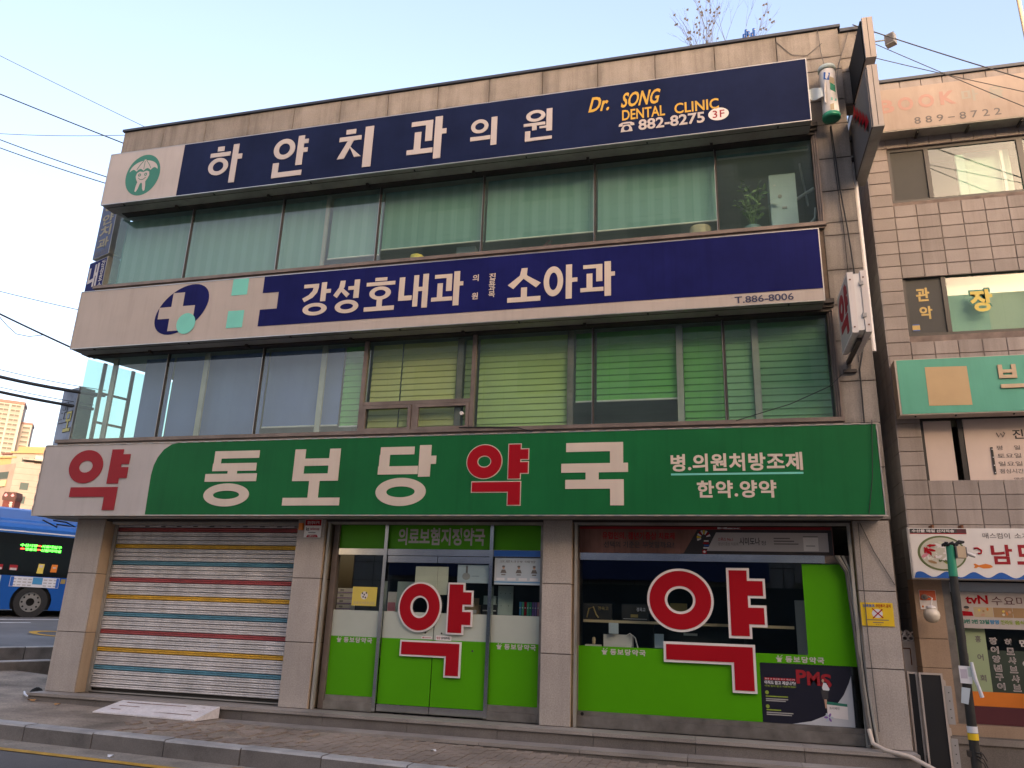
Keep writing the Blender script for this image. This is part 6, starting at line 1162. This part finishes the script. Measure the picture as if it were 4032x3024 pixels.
# ================================================================ OVERHEAD CABLES
CG = 'overhead cables on the left'
wire('overhead_cable', 'faint thin wire reaching the parapet from the top left', [(-19.5, -1.5, 15.4), (-10.3, .2, 10.46)], .006, 'cable_grey', .05)
wire('overhead_cable', 'black cable meeting the parapet end just above the navy sign', [(-19.0, -1.0, 13.9), (-10.7, .5, 10.25)], .012, 'cable', .04)
wire('overhead_cable', 'thin nearly level wire ending at the top left parapet corner', [(-17.0, .2, 11.6), (-10.75, .2, 10.44)], .006, 'cable', .12)
wire('overhead_cable', 'upper cable of the pair running behind the white end of the navy sign', [(-17.0, .2, 12.15), (-10.6, .3, 9.35)], .010, 'cable', .08)
wire('overhead_cable', 'lower cable of the pair running behind the white end of the navy sign', [(-17.0, .2, 11.93), (-10.6, .3, 9.22)], .010, 'cable', .08)
wire('overhead_cable', 'thin wire reaching the cream end of the violet sign', [(-16.5, .2, 8.3), (-10.9, .3, 6.72)], .007, 'cable', .05)
wire('overhead_cable', 'thick cable sloping down to the lower corner of the violet sign', [(-16.0, .2, 8.18), (-10.9, .3, 5.92)], .018, 'cable', .04)
wire('overhead_cable', 'slack loop of thin wire below the thick sloping cable', [(-13.2, .2, 6.92), (-12.75, .2, 6.55), (-12.5, .2, 6.38), (-12.19, .2, 6.31), (-11.85, .2, 6.32)], .007, 'cable')
wire('overhead_cable', 'bundled black cables passing above the sky blue blade sign', [(-17.0, 1.0, 6.85), (-11.2, 1.2, 5.42)], .034, 'cable', .16, k=8)
wire('overhead_cable', 'thin wire above the bundled black cables', [(-17.0, 1.0, 7.0), (-11.2, 1.2, 5.52)], .007, 'cable', .14)
wire('overhead_cable', 'lowest thick black cable running behind the sky blue blade sign', [(-17.0, 1.0, 6.42), (-11.6, 1.4, 5.22)], .030, 'cable', .10, k=8)
wire('overhead_cable', 'thin wire above the lowest thick black cable', [(-17.0, 1.0, 6.54), (-11.6, 1.4, 5.30)], .007, 'cable', .10)
wire('overhead_cable', 'blue-black wire sloping from the roof corner towards the tiled building', [(2.3, 0, 10.38), (6.5, 0, 7.85)], .009, 'cable_grey', .06)
wire('overhead_cable', 'middle wire sloping across the faded bookshop sign', [(2.3, -.1, 10.10), (6.5, .1, 7.15)], .006, 'cable_grey', .06)
wire('overhead_cable', 'lower shallow wire crossing the roofline of the tiled building', [(2.36, -.1, 9.74), (6.5, .1, 8.0)], .006, 'cable_grey', .05)

# ================================================================ ROOF THINGS, BARE TREE
TRE = thing('bare_tree', 'bare winter tree rising behind the roof parapet', 'tree', (.56, 7.0, .3)); rs = random.Random(21)
MB().tube([(.56, 7, .3), (.6, 7, 6), (.56, 7, 12.5)], [.16, .12, .06], 8).build('trunk', 'twig', TRE)
tw = MB(); lv = MB()
def grow(p, d, L_, r, depth):
    q = p + d*L_; mid = p.lerp(q, .5) + Vector((rs.uniform(-.06, .06), rs.uniform(-.06, .06), 0))*L_
    tw.tube([p, mid, q], [r, r*.8, r*.55], 4, False)
    if rs.random() < .05*depth and q.z > 14: lv.add([q, q + Vector((.05, 0, .02)), q + Vector((.04, .02, -.06)), q + Vector((-.02, 0, -.04))], [(0, 1, 2, 3)])
    if depth >= 6: return
    for k in range(2 if rs.random() < .7 else 3):
        nd = (d + Vector((rs.uniform(-.42, .42), rs.uniform(-.4, .4), rs.uniform(.0, .45)))).normalized(); grow(q, nd, L_*rs.uniform(.66, .85), r*.6, depth + 1)
for a, z0 in ((.3, 13.2), (2.4, 13.0), (4.4, 12.6)): grow(Vector((.56, 7, z0)), Vector((.17*math.cos(a), .15*math.sin(a), .97)).normalized(), 1.45, .032, 1)
tw.build('branches', 'twig', TRE); lv.build('leaves', 'grey_leaf', TRE)
for lab, x0, n in (('left cluster of capped pipe ends on the roof edge', .74, 3), ('right cluster of capped pipe ends on the roof edge', .86, 2)):
    o = thing('roof_pipes', lab, 'pipes', (x0, .25, 10.4))
    for k in range(n): MB().tube([(x0 + k*.035, .24, 10.40), (x0 + k*.035, .24, 10.62 + .05*((k*2) % 3)), (x0 + k*.035 + .01, .24, 10.66 + .05*((k*2) % 3))], [.011, .011, .022], 6).build('pipe', 'pot_tan', o); MB().tube([(x0 + k*.035, .24, 10.58 + .04*k), (x0 + k*.035 + .005, .24, 10.70 + .04*((k*2) % 3))], .022, 6).build('cap', 'bus_blue', o)
CP = MB().tube([(8.0, 8, 9.9), (7.97, 8, 17.0), (7.94, 8, 19)], .05, 8); CP.build('roof_mast', 'letter_tan', None, 'thin pale mast at the top right corner above the tiled building', 'mast')

# ================================================================ ACROSS THE STREET (seen only as reflections)
OP = thing('opposite_building', 'tall grey tiled building across the street mirrored in the windows', 'building', (3, -27, -.2))
part('wall', 'opposite_wall', OP, (-17, 8, -34, -24, -.4, 27)); part('low_block', 'opposite_wall', OP, (8.01, 24, -34, -24, -.4, 16.5)); part('wing', 'opposite_wall', OP, (24.01, 40, -36, -23, -.4, 17))  # low block's height is shaped to keep direct sun off the facade
ow = MB()
for r in range(31): ow.box(-17, 24 if r < 18 else 8, -24.0, -23.985, .6 + r*.85, .63 + r*.85)
for c in range(40): ow.box(-17 + c*1.03, -16.97 + c*1.03, -24.0, -23.984, 0, 27 if c < 24 else 16.5)
o = ow.build('tile_joint', 'joint', OP); o['kind'] = 'stuff'
for f in range(7):
    for c in range(7):
        x = -14.5 + c*5.4; z = 1.0 + f*3.5
        if f > 3 and c > 3: continue
        w = part('window', 'opposite_glass', OP, (x, x + 2.6, -23.98, -23.94, z + .6, z + 2.2)); part('frame', 'dark_trim', w, (x - .08, x + 2.68, -23.975, -23.935, z + .5, z + .6), (x + 1.26, x + 1.34, -23.97, -23.93, z + .6, z + 2.2))
part('shop_sign', 'opposite_blue', OP, (-15, 2, -23.9, -23.6, 3.4, 4.4)); part('shop_sign', 'white_wall', OP, (3, 20, -23.9, -23.6, 3.4, 4.4)); part('shop_window', 'opposite_glass', OP, (-15, 20, -23.93, -23.9, .3, 3.2))
sheet('opposite_sidewalk', [-60, -30, -15, 0, 15, 30, 60], [-24.2, -19.62], -.02, 'sidewalk_dust')
bpy.data.scenes.remove(TMP)
